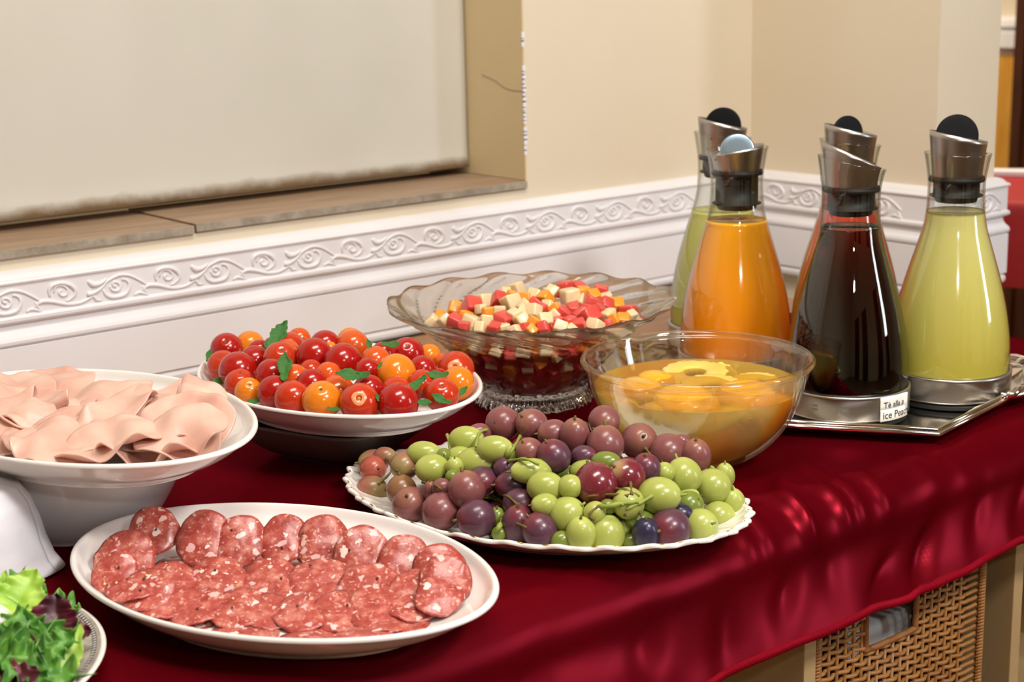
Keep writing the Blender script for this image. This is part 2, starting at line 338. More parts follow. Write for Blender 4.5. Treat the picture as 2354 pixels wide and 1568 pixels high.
DATA = {"tom":[[-1.1242,-0.5274,0.8872,0.0173,"V",2,827,926],[-1.0951,-0.5504,0.8862,0.0179,"R",0,916,926],[-1.1467,-0.4951,0.8877,0.0174,"Y",1,740,920],[-1.1618,-0.4655,0.8861,0.0163,"V",0,672,917],[-1.0464,-0.5543,0.8856,0.0156,"V",1,1015,907],[-1.0791,-0.5239,0.8872,0.015,"V",0,911,904],[-1.1641,-0.435,0.8866,0.0158,"R",0,631,903],[-1.119,-0.4803,0.8876,0.0158,"O",0,776,901],[-1.1753,-0.4027,0.8838,0.0127,"Y",1,572,900],[-1.102,-0.5096,0.8928,0.0137,"R",0,847,895],[-1.1344,-0.4575,0.8936,0.0145,"R",0,717,884],[-1.1712,-0.378,0.8859,0.0142,"V",1,552,883],[-1.0519,-0.5289,0.8926,0.0132,"V",0,969,883],[-1.0072,-0.528,0.8847,0.0161,"Y",0,1052,881],[-1.1376,-0.4313,0.8954,0.0133,"O",0,679,871],[-1.0155,-0.5079,0.8894,0.0081,"R",0,1009,866],[-1.1504,-0.4062,0.8971,0.0148,"R",0,624,862],[-1.1111,-0.4517,0.8984,0.012,"O",0,755,862],[-1.0624,-0.5008,0.9001,0.0179,"Y",0,911,858],[-1.1573,-0.3495,0.8921,0.0179,"R",0,547,852],[-1.0842,-0.4825,0.9034,0.0117,"R",0,845,852],[-1.1161,-0.4271,0.8989,0.0108,"V",0,715,852],[-0.9771,-0.4846,0.8852,0.018,"V",2,1047,851],[-1.0245,-0.492,0.8958,0.0129,"R",0,971,849],[-1.1465,-0.296,0.8861,0.0149,"V",1,512,840],[-0.9751,-0.4598,0.8882,0.0091,"O",0,1018,834],[-1.0867,-0.4414,0.9053,0.0176,"R",0,789,832],[-1.0616,-0.4633,0.9055,0.0142,"O",0,864,831],[-1.1298,-0.3361,0.8962,0.0147,"R",0,585,828],[-1.1219,-0.3782,0.9038,0.0165,"V",1,646,825],[-1.0978,-0.4046,0.907,0.0171,"R",0,723,819],[-0.9771,-0.4389,0.8928,0.0113,"Y",0,988,817],[-1.0379,-0.4416,0.9053,0.0117,"R",0,880,814],[-1.0064,-0.4407,0.8997,0.0161,"R",1,937,814],[-1.1035,-0.358,0.9041,0.0126,"O",1,659,810],[-1.1125,-0.3161,0.8998,0.0114,"R",0,596,806],[-1.0725,-0.3939,0.9079,0.0076,"Y",0,758,803],[-1.1163,-0.2501,0.8913,0.0161,"R",1,521,802],[-1.088,-0.3373,0.903,0.0149,"V",0,665,799],[-1.0434,-0.3936,0.9065,0.0155,"O",0,812,796],[-1.0934,-0.3113,0.9009,0.0093,"R",0,627,796],[-1.0875,-0.2506,0.8903,0.0148,"Y",0,575,794],[-1.0645,-0.3721,0.9071,0.0148,"R",0,747,794],[-1.0216,-0.3545,0.9013,0.0137,"Y",0,806,785],[-1.0508,-0.2958,0.8986,0.0118,"O",0,688,780]],"arug":[[-1.107,-0.3452,0.9184,0.0161,40],[-1.1514,-0.4354,0.9089,0.0137,80],[-1.1175,-0.5075,0.9087,0.0134,170],[-1.0747,-0.5524,0.9,0.0104,200],[-1.0416,-0.542,0.902,0.009,160],[-1.1497,-0.2716,0.8919,0.0066,80],[-1.1756,-0.3405,0.8816,0.0095,20],[-1.1812,-0.4258,0.8792,0.0061,0],[-1.1154,-0.5458,0.8938,0.0037,100],[-1.0791,-0.5687,0.8868,0.0073,0],[-1.0577,-0.5697,0.8852,0.0089,150],[-1.023,-0.5556,0.8834,0.0068,60],[-1.1486,-0.5193,0.8837,0.0051,0],[-1.0409,-0.4616,0.9191,0.0078,0],[-1.065,-0.4588,0.9213,0.0062,90],[-1.0871,-0.5089,0.9135,0.0038,60],[-1.1816,-0.3785,0.8823,0.0047,20],[-0.9932,-0.5459,0.8793,0.0046,60]],"grape":[[-1.1051,-0.826,0.8314,0.011,0.0129,"G",1336,1226],[-1.0834,-0.8329,0.8278,0.0139,0.0144,"G",1393,1226],[-1.0627,-0.8593,0.8298,0.0097,0.012,"U",1485,1226],[-1.0606,-0.83,0.8232,0.0099,0.0146,"G",1434,1221],[-1.1267,-0.7979,0.8321,0.013,0.0134,"P",1240,1218],[-1.0402,-0.8645,0.8294,0.0153,0.0153,"P",1540,1216],[-1.0629,-0.8474,0.8197,0.0111,0.0056,"D",1462,1244],[-1.1171,-0.8151,0.8256,0.0083,0.0065,"D",1291,1241],[-1.009,-0.8701,0.8261,0.013,0.013,"G",1611,1208],[-1.1302,-0.7743,0.8315,0.0122,0.0155,"P",1191,1206],[-1.1457,-0.7679,0.8257,0.0056,0.0056,"D",1148,1226],[-1.152,-0.7443,0.8343,0.0151,0.0137,"P",1094,1192],[-0.9668,-0.8512,0.8187,0.0116,0.0126,"G",1653,1188],[-1.1029,-0.8062,0.8421,0.0135,0.0135,"G",1304,1183],[-1.1618,-0.7083,0.8337,0.0144,0.0149,"M",1015,1175],[-1.1325,-0.7484,0.8291,0.0076,0.0105,"D",1143,1196],[-1.0557,-0.844,0.8356,0.0112,0.0065,"D",1470,1196],[-1.167,-0.6679,0.8306,0.0142,0.0147,"M",942,1160],[-0.9463,-0.8477,0.824,0.0098,0.0137,"G",1684,1160],[-1.1161,-0.7604,0.8433,0.0133,0.0114,"P",1196,1157],[-1.0643,-0.8397,0.8513,0.0121,0.0121,"G",1444,1157],[-1.0208,-0.8562,0.8352,0.0103,0.0085,"U",1561,1183],[-1.0903,-0.8271,0.8465,0.0083,0.0083,"G",1368,1178],[-1.0353,-0.847,0.8531,0.0159,0.0136,"G",1516,1139],[-1.0786,-0.8307,0.8495,0.0065,0.0056,"D",1398,1165],[-1.0032,-0.8506,0.8374,0.0114,0.0105,"D",1584,1162],[-1.116,-0.793,0.8502,0.0102,0.0084,"G",1252,1161],[-1.149,-0.5802,0.8173,0.013,0.013,"K",856,1128],[-1.1598,-0.6452,0.8367,0.0124,0.0119,"B",923,1127],[-1.145,-0.7229,0.8532,0.0148,0.0139,"M",1072,1125],[-1.1052,-0.7812,0.8609,0.0136,0.0113,"G",1254,1119],[-1.0928,-0.7994,0.8626,0.0093,0.0093,"G",1311,1119],[-0.9579,-0.8345,0.8399,0.0142,0.0147,"G",1638,1119],[-1.0095,-0.8341,0.8418,0.0076,0.0119,"G",1541,1144],[-1.1087,-0.7426,0.8541,0.0144,0.011,"P",1181,1114],[-1.0715,-0.8077,0.8621,0.0174,0.016,"N",1370,1113],[-1.0944,-0.7907,0.8518,0.0066,0.0056,"G",1293,1142],[-1.0863,-0.7815,0.8486,0.0105,0.0057,"G",1294,1139],[-0.9927,-0.8389,0.841,0.0086,0.0058,"G",1582,1139],[-1.1219,-0.7157,0.8526,0.0126,0.0126,"P",1109,1109],[-1.1577,-0.6869,0.8456,0.0049,0.0087,"M",990,1129],[-1.0474,-0.8198,0.866,0.0141,0.0141,"N",1440,1096],[-0.9869,-0.8277,0.8551,0.014,0.014,"G",1572,1093],[-1.1526,-0.6983,0.8503,0.0087,0.0072,"M",1018,1122],[-1.14,-0.57,0.8341,0.0115,0.011,"O",858,1078],[-1.1443,-0.6719,0.8594,0.0133,0.0113,"G",993,1078],[-1.0234,-0.8185,0.8682,0.0114,0.0114,"P",1485,1076],[-1.1455,-0.6303,0.8529,0.0116,0.0116,"K",930,1071],[-1.1432,-0.7008,0.8589,0.0058,0.0058,"D",1041,1096],[-0.9377,-0.83,0.8445,0.0074,0.0109,"G",1666,1093],[-1.1281,-0.5523,0.8339,0.0127,0.0106,"K",858,1063],[-1.1139,-0.6979,0.8649,0.0162,0.0108,"G",1097,1063],[-1.0089,-0.8267,0.8629,0.0077,0.0077,"G",1528,1086],[-1.1043,-0.7612,0.8697,0.0157,0.0085,"G",1220,1083],[-1.0618,-0.7856,0.866,0.0134,0.0076,"G",1350,1083],[-1.0807,-0.7638,0.8786,0.0129,0.0134,"P",1273,1049],[-0.9543,-0.8104,0.8622,0.0119,0.0139,"M",1600,1048],[-1.1054,-0.7266,0.8647,0.0097,0.0087,"P",1161,1076],[-1.1351,-0.6934,0.8645,0.0068,0.0078,"G",1046,1073],[-0.9663,-0.7875,0.8627,0.0155,0.015,"M",1536,1040],[-1.0905,-0.7426,0.8799,0.0116,0.0106,"M",1217,1039],[-1.0514,-0.7984,0.8747,0.0114,0.0076,"D",1393,1063],[-1.1051,-0.7127,0.8787,0.0141,0.0097,"G",1138,1032],[-1.1168,-0.6773,0.8649,0.0109,0.0089,"G",1058,1053],[-1.0295,-0.7737,0.8809,0.0141,0.0151,"M",1392,1021],[-1.1254,-0.5688,0.8432,0.0095,0.0074,"K",885,1049],[-1.1304,-0.6709,0.8684,0.0059,0.0064,"D",1020,1048],[-1.0551,-0.774,0.8758,0.0096,0.0077,"P",1342,1048],[-0.9766,-0.761,0.8694,0.0151,0.0146,"M",1470,1014],[-1.1322,-0.6427,0.8644,0.0136,0.009,"G",974,1042],[-1.099,-0.7299,0.8773,0.0058,0.0068,"G",1178,1042],[-1.1041,-0.6702,0.8777,0.014,0.01,"G",1072,1011],[-1.0416,-0.747,0.8851,0.0113,0.0147,"M",1322,1002],[-1.0492,-0.7262,0.8842,0.0124,0.0109,"M",1271,997],[-0.948,-0.786,0.8689,0.007,0.0055,"M",1567,1014],[-1.0504,-0.6974,0.8866,0.0131,0.0131,"M",1222,976],[-1.0628,-0.6716,0.8846,0.014,0.014,"M",1157,974],[-0.988,-0.7266,0.8832,0.0132,0.0127,"M",1389,968],[-1.0856,-0.6652,0.8785,0.0101,0.0076,"M",1102,997]],"gstem":[[0.0024000000000000002,[[-1.1257,-0.7248,0.8435],[-1.1156,-0.7164,0.838],[-1.1122,-0.7276,0.8359],[-1.1132,-0.7356,0.8291],[-1.1339,-0.7578,0.832],[-1.1507,-0.7715,0.8309],[-1.1259,-0.7296,0.8055]],0],[0.0015,[[-1.1257,-0.7248,0.8435],[-1.1209,-0.7282,0.8473],[-1.1056,-0.7153,0.8487],[-1.1142,-0.7296,0.8593]],0],[0.0015,[[-1.1078,-0.7346,0.8732],[-1.114,-0.7652,0.8837],[-1.107,-0.7758,0.8797]],0],[0.0015,[[-1.09,-0.6213,0.8687],[-1.1021,-0.6417,0.864],[-1.1289,-0.6779,0.8677]],0],[0.00135,[[-1.0846,-0.6757,0.8842],[-1.0986,-0.6822,0.8849],[-1.1182,-0.7027,0.8813]],0],[0.00165,[[-1.0585,-0.6919,0.8776],[-1.1008,-0.7339,0.8836],[-1.1058,-0.7306,0.8749]],0],[0.00135,[[-1.1344,-0.6423,0.8374],[-1.1618,-0.7014,0.8552],[-1.16,-0.7069,0.8521]],0],[0.0012000000000000001,[[-1.1312,-0.5794,0.8453],[-1.1268,-0.5798,0.8378],[-1.1331,-0.5886,0.8337],[-1.1498,-0.5923,0.8265]],0],[0.0012000000000000001,[[-1.1328,-0.7579,0.8307],[-1.1395,-0.7844,0.8375],[-1.1403,-0.7986,0.8376]],0],[0.0012000000000000001,[[-1.1112,-0.7219,0.8404],[-1.1279,-0.7587,0.8517],[-1.1267,-0.7721,0.8459]],0],[0.0022500000000000003,[[-1.0695,-0.7851,0.8385],[-1.0894,-0.8345,0.8531],[-1.0766,-0.8462,0.856],[-1.0652,-0.8529,0.8564]],1],[0.00135,[[-1.0677,-0.786,0.8393],[-1.0879,-0.8162,0.8568],[-1.0767,-0.8259,0.8586],[-1.0711,-0.8472,0.8617]],1],[0.0018,[[-1.0508,-0.8551,0.8589],[-1.0643,-0.8532,0.8548],[-1.0756,-0.8491,0.8516]],1],[0.00135,[[-1.0561,-0.8339,0.8665],[-1.0682,-0.8481,0.8622]],1],[0.0015,[[-1.0653,-0.8246,0.8604],[-1.0675,-0.8406,0.864],[-1.0614,-0.8501,0.8591]],1],[0.00135,[[-1.0525,-0.8488,0.8508],[-1.02,-0.8285,0.8277]],1],[0.0012000000000000001,[[-1.0635,-0.8523,0.8476],[-1.0625,-0.8552,0.8403]],1],[0.00195,[[-0.9112,-0.8036,0.8428],[-0.9162,-0.8001,0.8377],[-0.9183,-0.7937,0.8399]],1],[0.0012000000000000001,[[-0.9443,-0.8375,0.8468],[-0.9146,-0.8166,0.8265]],1],[0.00135,[[-0.9971,-0.7085,0.8802],[-1.0019,-0.7291,0.8792]],1],[0.00165,[[-0.9845,-0.7765,0.8683],[-0.9822,-0.7812,0.8626]],1],[0.0012000000000000001,[[-1.0912,-0.8336,0.8543],[-1.1001,-0.8311,0.848],[-1.0969,-0.8343,0.8432]],1],[0.0012000000000000001,[[-1.0742,-0.8503,0.8545],[-1.0742,-0.8462,0.8447]],1]],"cube":[[-0.8786,-0.4625,0.9071,0.0061,"W",1184,761],[-0.8656,-0.4741,0.9076,0.0061,"O",1221,760],[-0.828,-0.4969,0.9059,0.0061,"W",1313,758],[-0.8902,-0.4398,0.9083,0.0061,"R",1135,755],[-0.8797,-0.443,0.9071,0.0061,"W",1157,755],[-0.8345,-0.4867,0.9068,0.0074,"W",1288,755],[-0.8978,-0.4258,0.9072,0.0061,"W",1105,755],[-0.8356,-0.4744,0.905,0.0061,"R",1270,755],[-0.9035,-0.4042,0.9061,0.0062,"R",1068,752],[-0.8519,-0.4781,0.9097,0.0061,"R",1248,752],[-0.8684,-0.4639,0.9101,0.0054,"R",1203,752],[-0.795,-0.4992,0.9062,0.0082,"W",1368,748],[-0.8132,-0.4933,0.9089,0.0068,"R",1331,746],[-0.776,-0.5,0.904,0.0062,"R",1398,746],[-0.8708,-0.4319,0.9099,0.0103,"R",1157,743],[-0.8898,-0.4009,0.908,0.009,"W",1086,743],[-0.8552,-0.4662,0.9128,0.0061,"O",1227,743],[-0.8246,-0.4684,0.9083,0.0075,"R",1279,743],[-0.8159,-0.4808,0.9088,0.0075,"R",1310,743],[-0.8602,-0.454,0.9132,0.0082,"W",1203,740],[-0.8986,-0.3818,0.9079,0.009,"R",1048,740],[-0.8926,-0.3312,0.8989,0.0078,"W",998,740],[-0.8842,-0.4206,0.9132,0.0068,"W",1120,737],[-0.8965,-0.3575,0.9052,0.0063,"W",1022,737],[-0.8427,-0.4694,0.9143,0.0082,"W",1252,737],[-0.7589,-0.4902,0.9058,0.0062,"O",1411,734],[-0.7414,-0.4866,0.9025,0.0063,"O",1432,734],[-0.79,-0.4849,0.9122,0.0096,"R",1356,729],[-0.8802,-0.3274,0.9026,0.0064,"O",1013,728],[-0.7546,-0.4767,0.9061,0.0084,"W",1398,728],[-0.8855,-0.3832,0.9121,0.0063,"O",1071,728],[-0.7,-0.4556,0.8958,0.0058,"W",1450,725],[-0.7878,-0.469,0.9116,0.0083,"R",1337,725],[-0.8597,-0.4372,0.918,0.0062,"W",1181,725],[-0.8197,-0.4583,0.915,0.0062,"W",1273,725],[-0.8073,-0.4598,0.9148,0.0076,"R",1294,722],[-0.6935,-0.4431,0.8961,0.0087,"R",1443,718],[-0.8706,-0.4069,0.918,0.0069,"O",1125,718],[-0.8477,-0.4365,0.919,0.0069,"W",1200,718],[-0.8634,-0.4171,0.9192,0.0069,"W",1149,717],[-0.8378,-0.4454,0.9204,0.0082,"W",1227,715],[-0.7862,-0.4536,0.9136,0.0084,"R",1319,715],[-0.8075,-0.4463,0.9173,0.0069,"O",1276,712],[-0.7749,-0.4635,0.9149,0.007,"R",1349,712],[-0.8694,-0.3897,0.9183,0.0063,"W",1105,712],[-0.7578,-0.4646,0.9124,0.007,"R",1377,712],[-0.8247,-0.4414,0.92,0.0062,"R",1242,711],[-0.8671,-0.3387,0.9118,0.0079,"O",1047,709],[-0.8657,-0.3687,0.9176,0.0106,"R",1085,706],[-0.807,-0.4342,0.9185,0.0063,"W",1261,706],[-0.6975,-0.4303,0.9027,0.008,"O",1420,703],[-0.8352,-0.4261,0.9231,0.0069,"W",1206,703],[-0.7549,-0.4502,0.916,0.0099,"R",1362,700],[-0.7304,-0.4457,0.9124,0.0071,"R",1392,699],[-0.8223,-0.4293,0.9239,0.0077,"R",1230,699],[-0.8383,-0.4074,0.9239,0.0091,"W",1177,697],[-0.7581,-0.4354,0.9166,0.0071,"W",1337,696],[-0.8456,-0.3664,0.9212,0.0085,"W",1114,692],[-0.8368,-0.3813,0.9236,0.0078,"R",1146,689],[-0.7473,-0.4279,0.9178,0.0064,"R",1343,688],[-0.8153,-0.4019,0.9257,0.0071,"O",1206,685],[-0.7971,-0.4179,0.9254,0.0078,"O",1255,685],[-0.7623,-0.4205,0.9206,0.0107,"W",1311,685],[-0.7068,-0.4209,0.9123,0.0065,"W",1394,685],[-0.8018,-0.4022,0.9253,0.0078,"W",1227,682],[-0.7164,-0.4094,0.9137,0.0066,"O",1365,682],[-0.8187,-0.3843,0.9253,0.0064,"O",1178,682],[-0.8041,-0.3537,0.9226,0.0065,"W",1163,674],[-0.7692,-0.3945,0.9241,0.0072,"W",1267,673],[-0.7226,-0.3976,0.9177,0.008,"O",1340,673],[-0.7031,-0.4063,0.9161,0.0088,"R",1380,673],[-0.7796,-0.3433,0.9216,0.0088,"W",1187,666],[-0.7369,-0.3805,0.9206,0.0102,"R",1297,666],[-0.7169,-0.3852,0.9199,0.0074,"R",1333,663]],"sal":[[-1.4373,-0.6747,0.8137,0.0172,"C",300,1395],[-1.4221,-0.7031,0.8112,0.0184,"C",380,1415],[-1.409,-0.7271,0.809,0.0176,"C",450,1432],[-1.3859,-0.7494,0.8084,0.0189,"C",545,1435],[-1.3685,-0.7682,0.8077,0.0168,"C",620,1440],[-1.3499,-0.788,0.8069,0.0188,"C",700,1445],[-1.3275,-0.8074,0.8066,0.0187,"C",790,1445],[-1.3029,-0.8237,0.8072,0.0201,"C",880,1438],[-1.2788,-0.8352,0.8084,0.0189,"C",960,1425],[-1.2651,-0.8471,0.8082,0.0141,"C",1015,1425],[-1.3859,-0.6094,0.8423,0.0212,"A",347,1228],[-1.3592,-0.6476,0.8397,0.0224,"A",465,1245],[-1.3381,-0.6721,0.8385,0.0209,"A",552,1252],[-1.3105,-0.6929,0.8387,0.0202,"A",650,1248],[-1.2888,-0.7178,0.8375,0.0215,"A",740,1255],[-1.2745,-0.7531,0.8337,0.022,"A",830,1282],[-1.2547,-0.7851,0.8312,0.021,"A",930,1300],[-1.2425,-0.8159,0.8279,0.0201,"A",1012,1325],[-1.249,-0.8468,0.8223,0.019,"A",1052,1372],[-1.4196,-0.6288,0.8333,0.0235,"L",285,1290],[-1.4433,-0.6527,0.8267,0.0167,"L",252,1345],[-1.3813,-0.7092,0.8267,0.0228,"B",495,1345],[-1.35,-0.7366,0.8263,0.0221,"B",617,1345],[-1.321,-0.7619,0.826,0.0227,"B",730,1345],[-1.2957,-0.7995,0.8233,0.0245,"B",855,1365],[-1.2726,-0.8273,0.8218,0.0203,"B",960,1375],[-1.4124,-0.6861,0.8264,0.0207,"B",380,1350],[-1.432,-0.6883,0.8237,0.0191,"B",330,1375],[-1.263,-0.856,0.8186,0.0167,"B",1035,1402]]}
# ================================================================ setting
REV = -.4818; SILL = .9935; RD = .135
m = MB(); m.box(REV, .14, 0, .24, 0, 2.7); m.box(-4.2, REV, 0, .24, 0, SILL-.013); m.box(-4.2, REV, 0, .24, 2.2, 2.7); m.box(-4.2, -2.4, 0, .24, SILL-.013, 2.2)
wl = link('wall_left', m.mesh('wall_left', 'wall_paint', False)); tag(wl, 'cream plastered wall with the window recess behind the buffet', kind='structure')
m = MB(); m.v = [(REV-.0006, -.0005, SILL), (REV-.0006, .2, SILL), (REV-.0006, .2, 2.2), (REV-.0006, -.0005, 2.2), (REV+.002, -.0005, SILL), (REV+.002, .2, SILL), (REV+.002, .2, 2.2), (REV+.002, -.0005, 2.2)]
m.f = [(0, 1, 2, 3), (4, 7, 6, 5), (0, 3, 7, 4), (1, 5, 6, 2)]; link('reveal', m.mesh('reveal', 'reveal_paint', False), wl)
v, f = tube(cr([(REV-.001, .0960, 1.1427), (REV-.001, .0640, 1.1352), (REV-.001, .0365, 1.1243), (REV-.001, .002, 1.1220)], 4), .0005, 4); link('crack', MB().add(v, f).mesh('crack', 'tile_edge'), wl)
# chipped plaster along the recess corner
rr = random.Random(3); m = MB()
for z0, z1 in ((1.075, 1.15), (1.045, 1.065), (1.185, 1.20), (1.03, 1.038)):
    z = z0
    while z < z1:
        h = rr.uniform(.004, .010); wd = rr.uniform(.002, .0045); m.box(REV-.0012, REV+wd, -.0012, .0012, z, z+h); z += h*.8
link('plaster_chip', m.mesh('plaster_chip', 'paper', False), wl)
# shell
m = MB(); m.box(0, .15, -.363, 0, 0, 2.7); wr = link('wall_right', m.mesh('wall_right', 'wall_paint', False)); tag(wr, 'cream wall pier jutting out at the end of the buffet', kind='structure')
m = MB(); m.box(-4.2, 6, -4.6, 4, -.05, 0); tag(link('floor', m.mesh('floor', 'floor_tile', False)), 'brown floor of the dining room', kind='structure')
m = MB(); m.box(-4.2, 6, -4.6, 4, 2.7, 2.75); tag(link('ceiling', m.mesh('ceiling', 'ceiling_paint', False)), 'pale ceiling of the dining room', kind='structure')
m = MB(); m.box(-4.3, -4.2, -4.6, 4, 0, 2.7); tag(link('wall_side', m.mesh('wall_side', 'wall_paint', False)), 'cream side wall of the dining room', kind='structure')
m = MB(); m.box(-4.3, 6, -4.7, -4.6, 0, 2.7); tag(link('wall_back', m.mesh('wall_back', 'wall_paint', False)), 'cream wall opposite the buffet', kind='structure')
for q, x0 in enumerate((-3.4, -2.1, .1, 1.5)):  # dark panels added on the unseen wall for reflected streaks in the steel
    m = MB(); m.box(x0, x0+.75, -4.60, -4.55, 0, 2.1); tag(link('door_%d' % (q+2), m.mesh('door_%d' % (q+2), 'dark_wood', False, bevel=.004)), 'dark brown door in the wall opposite the buffet', kind='structure')
m = MB(); m.box(-.3, 6, 3.9, 4, 0, 2.7); tag(link('wall_hall', m.mesh('wall_hall', 'wall_paint', False)), 'cream wall of the hall behind the pier', kind='structure')
# far wall seen at the right edge
FX = 2.8
m = MB(); m.box(FX, FX+.1, -4.6, 4, 0, 2.7); tag(link('wall_far', m.mesh('wall_far', 'wall_paint', False)), 'far cream wall above the orange panelling', kind='structure')
def profile_sweep(prof, path):
    """prof (z, d) from wall; path list of (x,y) with room on the left-hand normal given per vertex"""
    v = []; n = len(prof)
    for (x, y, nx, ny) in path:
        for z, d in prof: v.append((x+nx*d, y+ny*d, z))
    f = [(i*n+k, (i+1)*n+k, (i+1)*n+k+1, i*n+k+1) for i in range(len(path)-1) for k in range(n-1)]
    f.append(tuple(range(n))); f.append(tuple(reversed(range((len(path)-1)*n, len(path)*n))))
    return v, f
PR = [(.9655, 0), (.9655, .003), (.9640, .0075), (.9615, .0110), (.9590, .0130), (.9575, .0138), (.9562, .0170), (.9540, .0186), (.9520, .0180), (.9508, .0158), (.9150, .0158), (.9140, .0178), (.9120, .0192), (.9085, .0190), (.9060, .0165), (.9045, .0122), (.9020, .0118), (.8975, .0128), (.8930, .0150), (.8890, .0185), (.8855, .0198), (.8820, .0195), (.8795, .0178), (.8788, .0150), (.8780, .0185), (.8165, .0185), (.8158, .0140), (.8145, .0145), (.8125, .0165), (.8090, .0178), (.8050, .0175), (.8015, .0160), (.8003, .0140), (.8003, 0)]
v, f = profile_sweep(PR, [(-3.2, 0, 0, -1), (0, 0, -1, -1)]); m = MB().add(v, f); t1 = tag(link('trim_1', m.mesh('trim_1', 'molding_paint', False)), 'white carved molding board along the wall behind the dishes', kind='structure')
v, f = profile_sweep(PR, [(0, 0, -1, -1), (0, -.363, -1, -1)]); m = MB().add(v, f); t2 = tag(link('trim_2', m.mesh('trim_2', 'molding_paint', False)), 'white carved molding board behind the juice carafes', kind='structure')
v, f = profile_sweep(PR, [(0, -.363, -1, -1), (.15, -.363, 1, -1)]); m = MB().add(v, f); t3 = tag(link('trim_3', m.mesh('trim_3', 'molding_paint', False)), 'white molding wrapping the end of the pier', kind='structure')
# carved scroll, traced as strokes in a unit 1000 wide; u along wall, z in frieze
def US(pts): return [((x-225)/1000, (985-.153*x-y)/(292+.006*x)) for x, y in pts]
STROKES = [(US([(225, 912), (262, 868), (310, 845), (400, 852), (520, 880), (640, 866), (730, 818), (770, 790)]), [.4, 1.0, 1.25, 1.15, 1.0, 1.0, .9, .8]),
 (US([(372, 800), (368, 740), (400, 685), (480, 660), (560, 680), (605, 735), (590, 790), (545, 830), (512, 846)]), [.6, 1.0, 1.3, 1.3, 1.3, 1.2, 1.0, .7, .5]),
 (US([(410, 760), (430, 700), (490, 685), (535, 725), (520, 780), (475, 790), (455, 755), (480, 735)]), [.4, .7, .8, .8, .8, .8, .8, .6]),
 (US([(730, 640), (770, 680), (830, 672), (880, 640), (905, 610)]), [1.1, 1.7, 1.3, .9, .4]),
 (US([(708, 780), (760, 770), (820, 735), (870, 690), (900, 650), (960, 610), (1030, 580), (1110, 583), (1180, 615), (1240, 655), (1285, 690)]), [1.6, 1.4, 1.0, .8, .8, .9, 1.0, .9, .8, .8, .5]),
 (US([(862, 730), (880, 780), (925, 812), (990, 810), (1060, 785), (1100, 730), (1112, 670), (1080, 630), (1045, 625)]), [.6, 1.0, 1.2, 1.3, 1.4, 1.3, 1.1, .8, .9]),
 (US([(925, 695), (945, 740), (995, 745), (1025, 700), (1005, 660), (965, 655), (955, 690), (985, 700)]), [.6, .9, 1.0, .9, .8, .8, .8, 1.0]),
 (US([(775, 800), (790, 840), (840, 842)]), [1.0, .9, .5]),
 (US([(1150, 800), (1195, 770), (1250, 780), (1300, 812)]), [.5, .9, .9, .4]),
 (US([(1240, 700), (1255, 745), (1300, 812)]), [.6, .9, .4])]
def scroll_mesh():
    m = MB(); P = .1352; r0 = .0022
    for pts, rad in STROKES:
        Q = cr([(u*P, .9160+vv*.0345, r*r0) for (u, vv), r in zip(pts, rad)], 3)
        v, f = tube([(q[0], 0, q[1]) for q in Q], [abs(q[2]) for q in Q], 8)
        m.add([(x, y*.95, z) for x, y, z in v], f)
    return m.mesh('scroll', 'molding_paint')
sm = scroll_mesh()
for k in range(-9, 8):
    x = -1.238+k*.1352+.0
    if x > -.14 or x < -2.3: continue
    link('scroll', sm, t1, (x, -.0160, 0))
for y in (-.16, -.30): link('scroll', sm, t2, (-.0160, y+.125, 0), (0, 0, -pi/2))
link('scroll', sm, t3, (.004, -.363-.0160, 0))
# window recess: tiles, frame with pane, hanging blind
wn = MB(); wn.box(-2.4, REV, .19, .205, SILL, SILL+.04); wn.box(-2.4, REV, .19, .205, 2.16, 2.2); wn.box(REV-.04, REV, .19, .205, SILL, 2.2); wn.box(-1.45, -1.41, .19, .205, SILL, 2.2)
wo = tag(link('window_1', wn.mesh('window_1', 'birch', False)), 'window in the recess, hidden behind the pale blind', kind='structure')
m = MB(); m.box(-2.4, REV-.04, .196, .199, SILL+.04, 2.16); link('pane', m.mesh('pane', 'clear_glass', False), wo)
for x0, x1, dz in ((-1.018, REV-.001, 0), (-1.62, -1.0205, -.002), (-2.3, -1.622, 0)):
    m = MB(); zt = SILL-.001+dz; m.box(x0, x1, -.0055, .19, zt-.0105, zt)
    m.mi = [0]*6
    me = m.mesh('sill_tile', ['sill_tile', 'tile_edge'], False, bevel=.0009)
    for p in me.polygons:
        if p.normal.y < -.8: p.material_index = 1
    link('sill_tile', me, wo)
def blind(u, v):
    x = -2.35+u*(REV+2.35-.004); z = 1.003+v*1.15
    return (x, .138+.004*noise.noise(Vector((x*5, z*1.5, 0)))*(1.2-v)+.0025*noise.noise(Vector((x*14, z*5, 3)))-(.004*exp(-v*1.15/.012)), z)
v, f = grid(blind, 160, 60); me = MB().add([(a, b, c-1.003) for a, b, c in v], f).mesh('window_blind', 'blind_fabric'); solid(me, .003)
tag(link('window_blind', me, None, (0, 0, 1.003)), 'off-white fabric blind hanging in the window recess, grubby along its hem', 'blind')
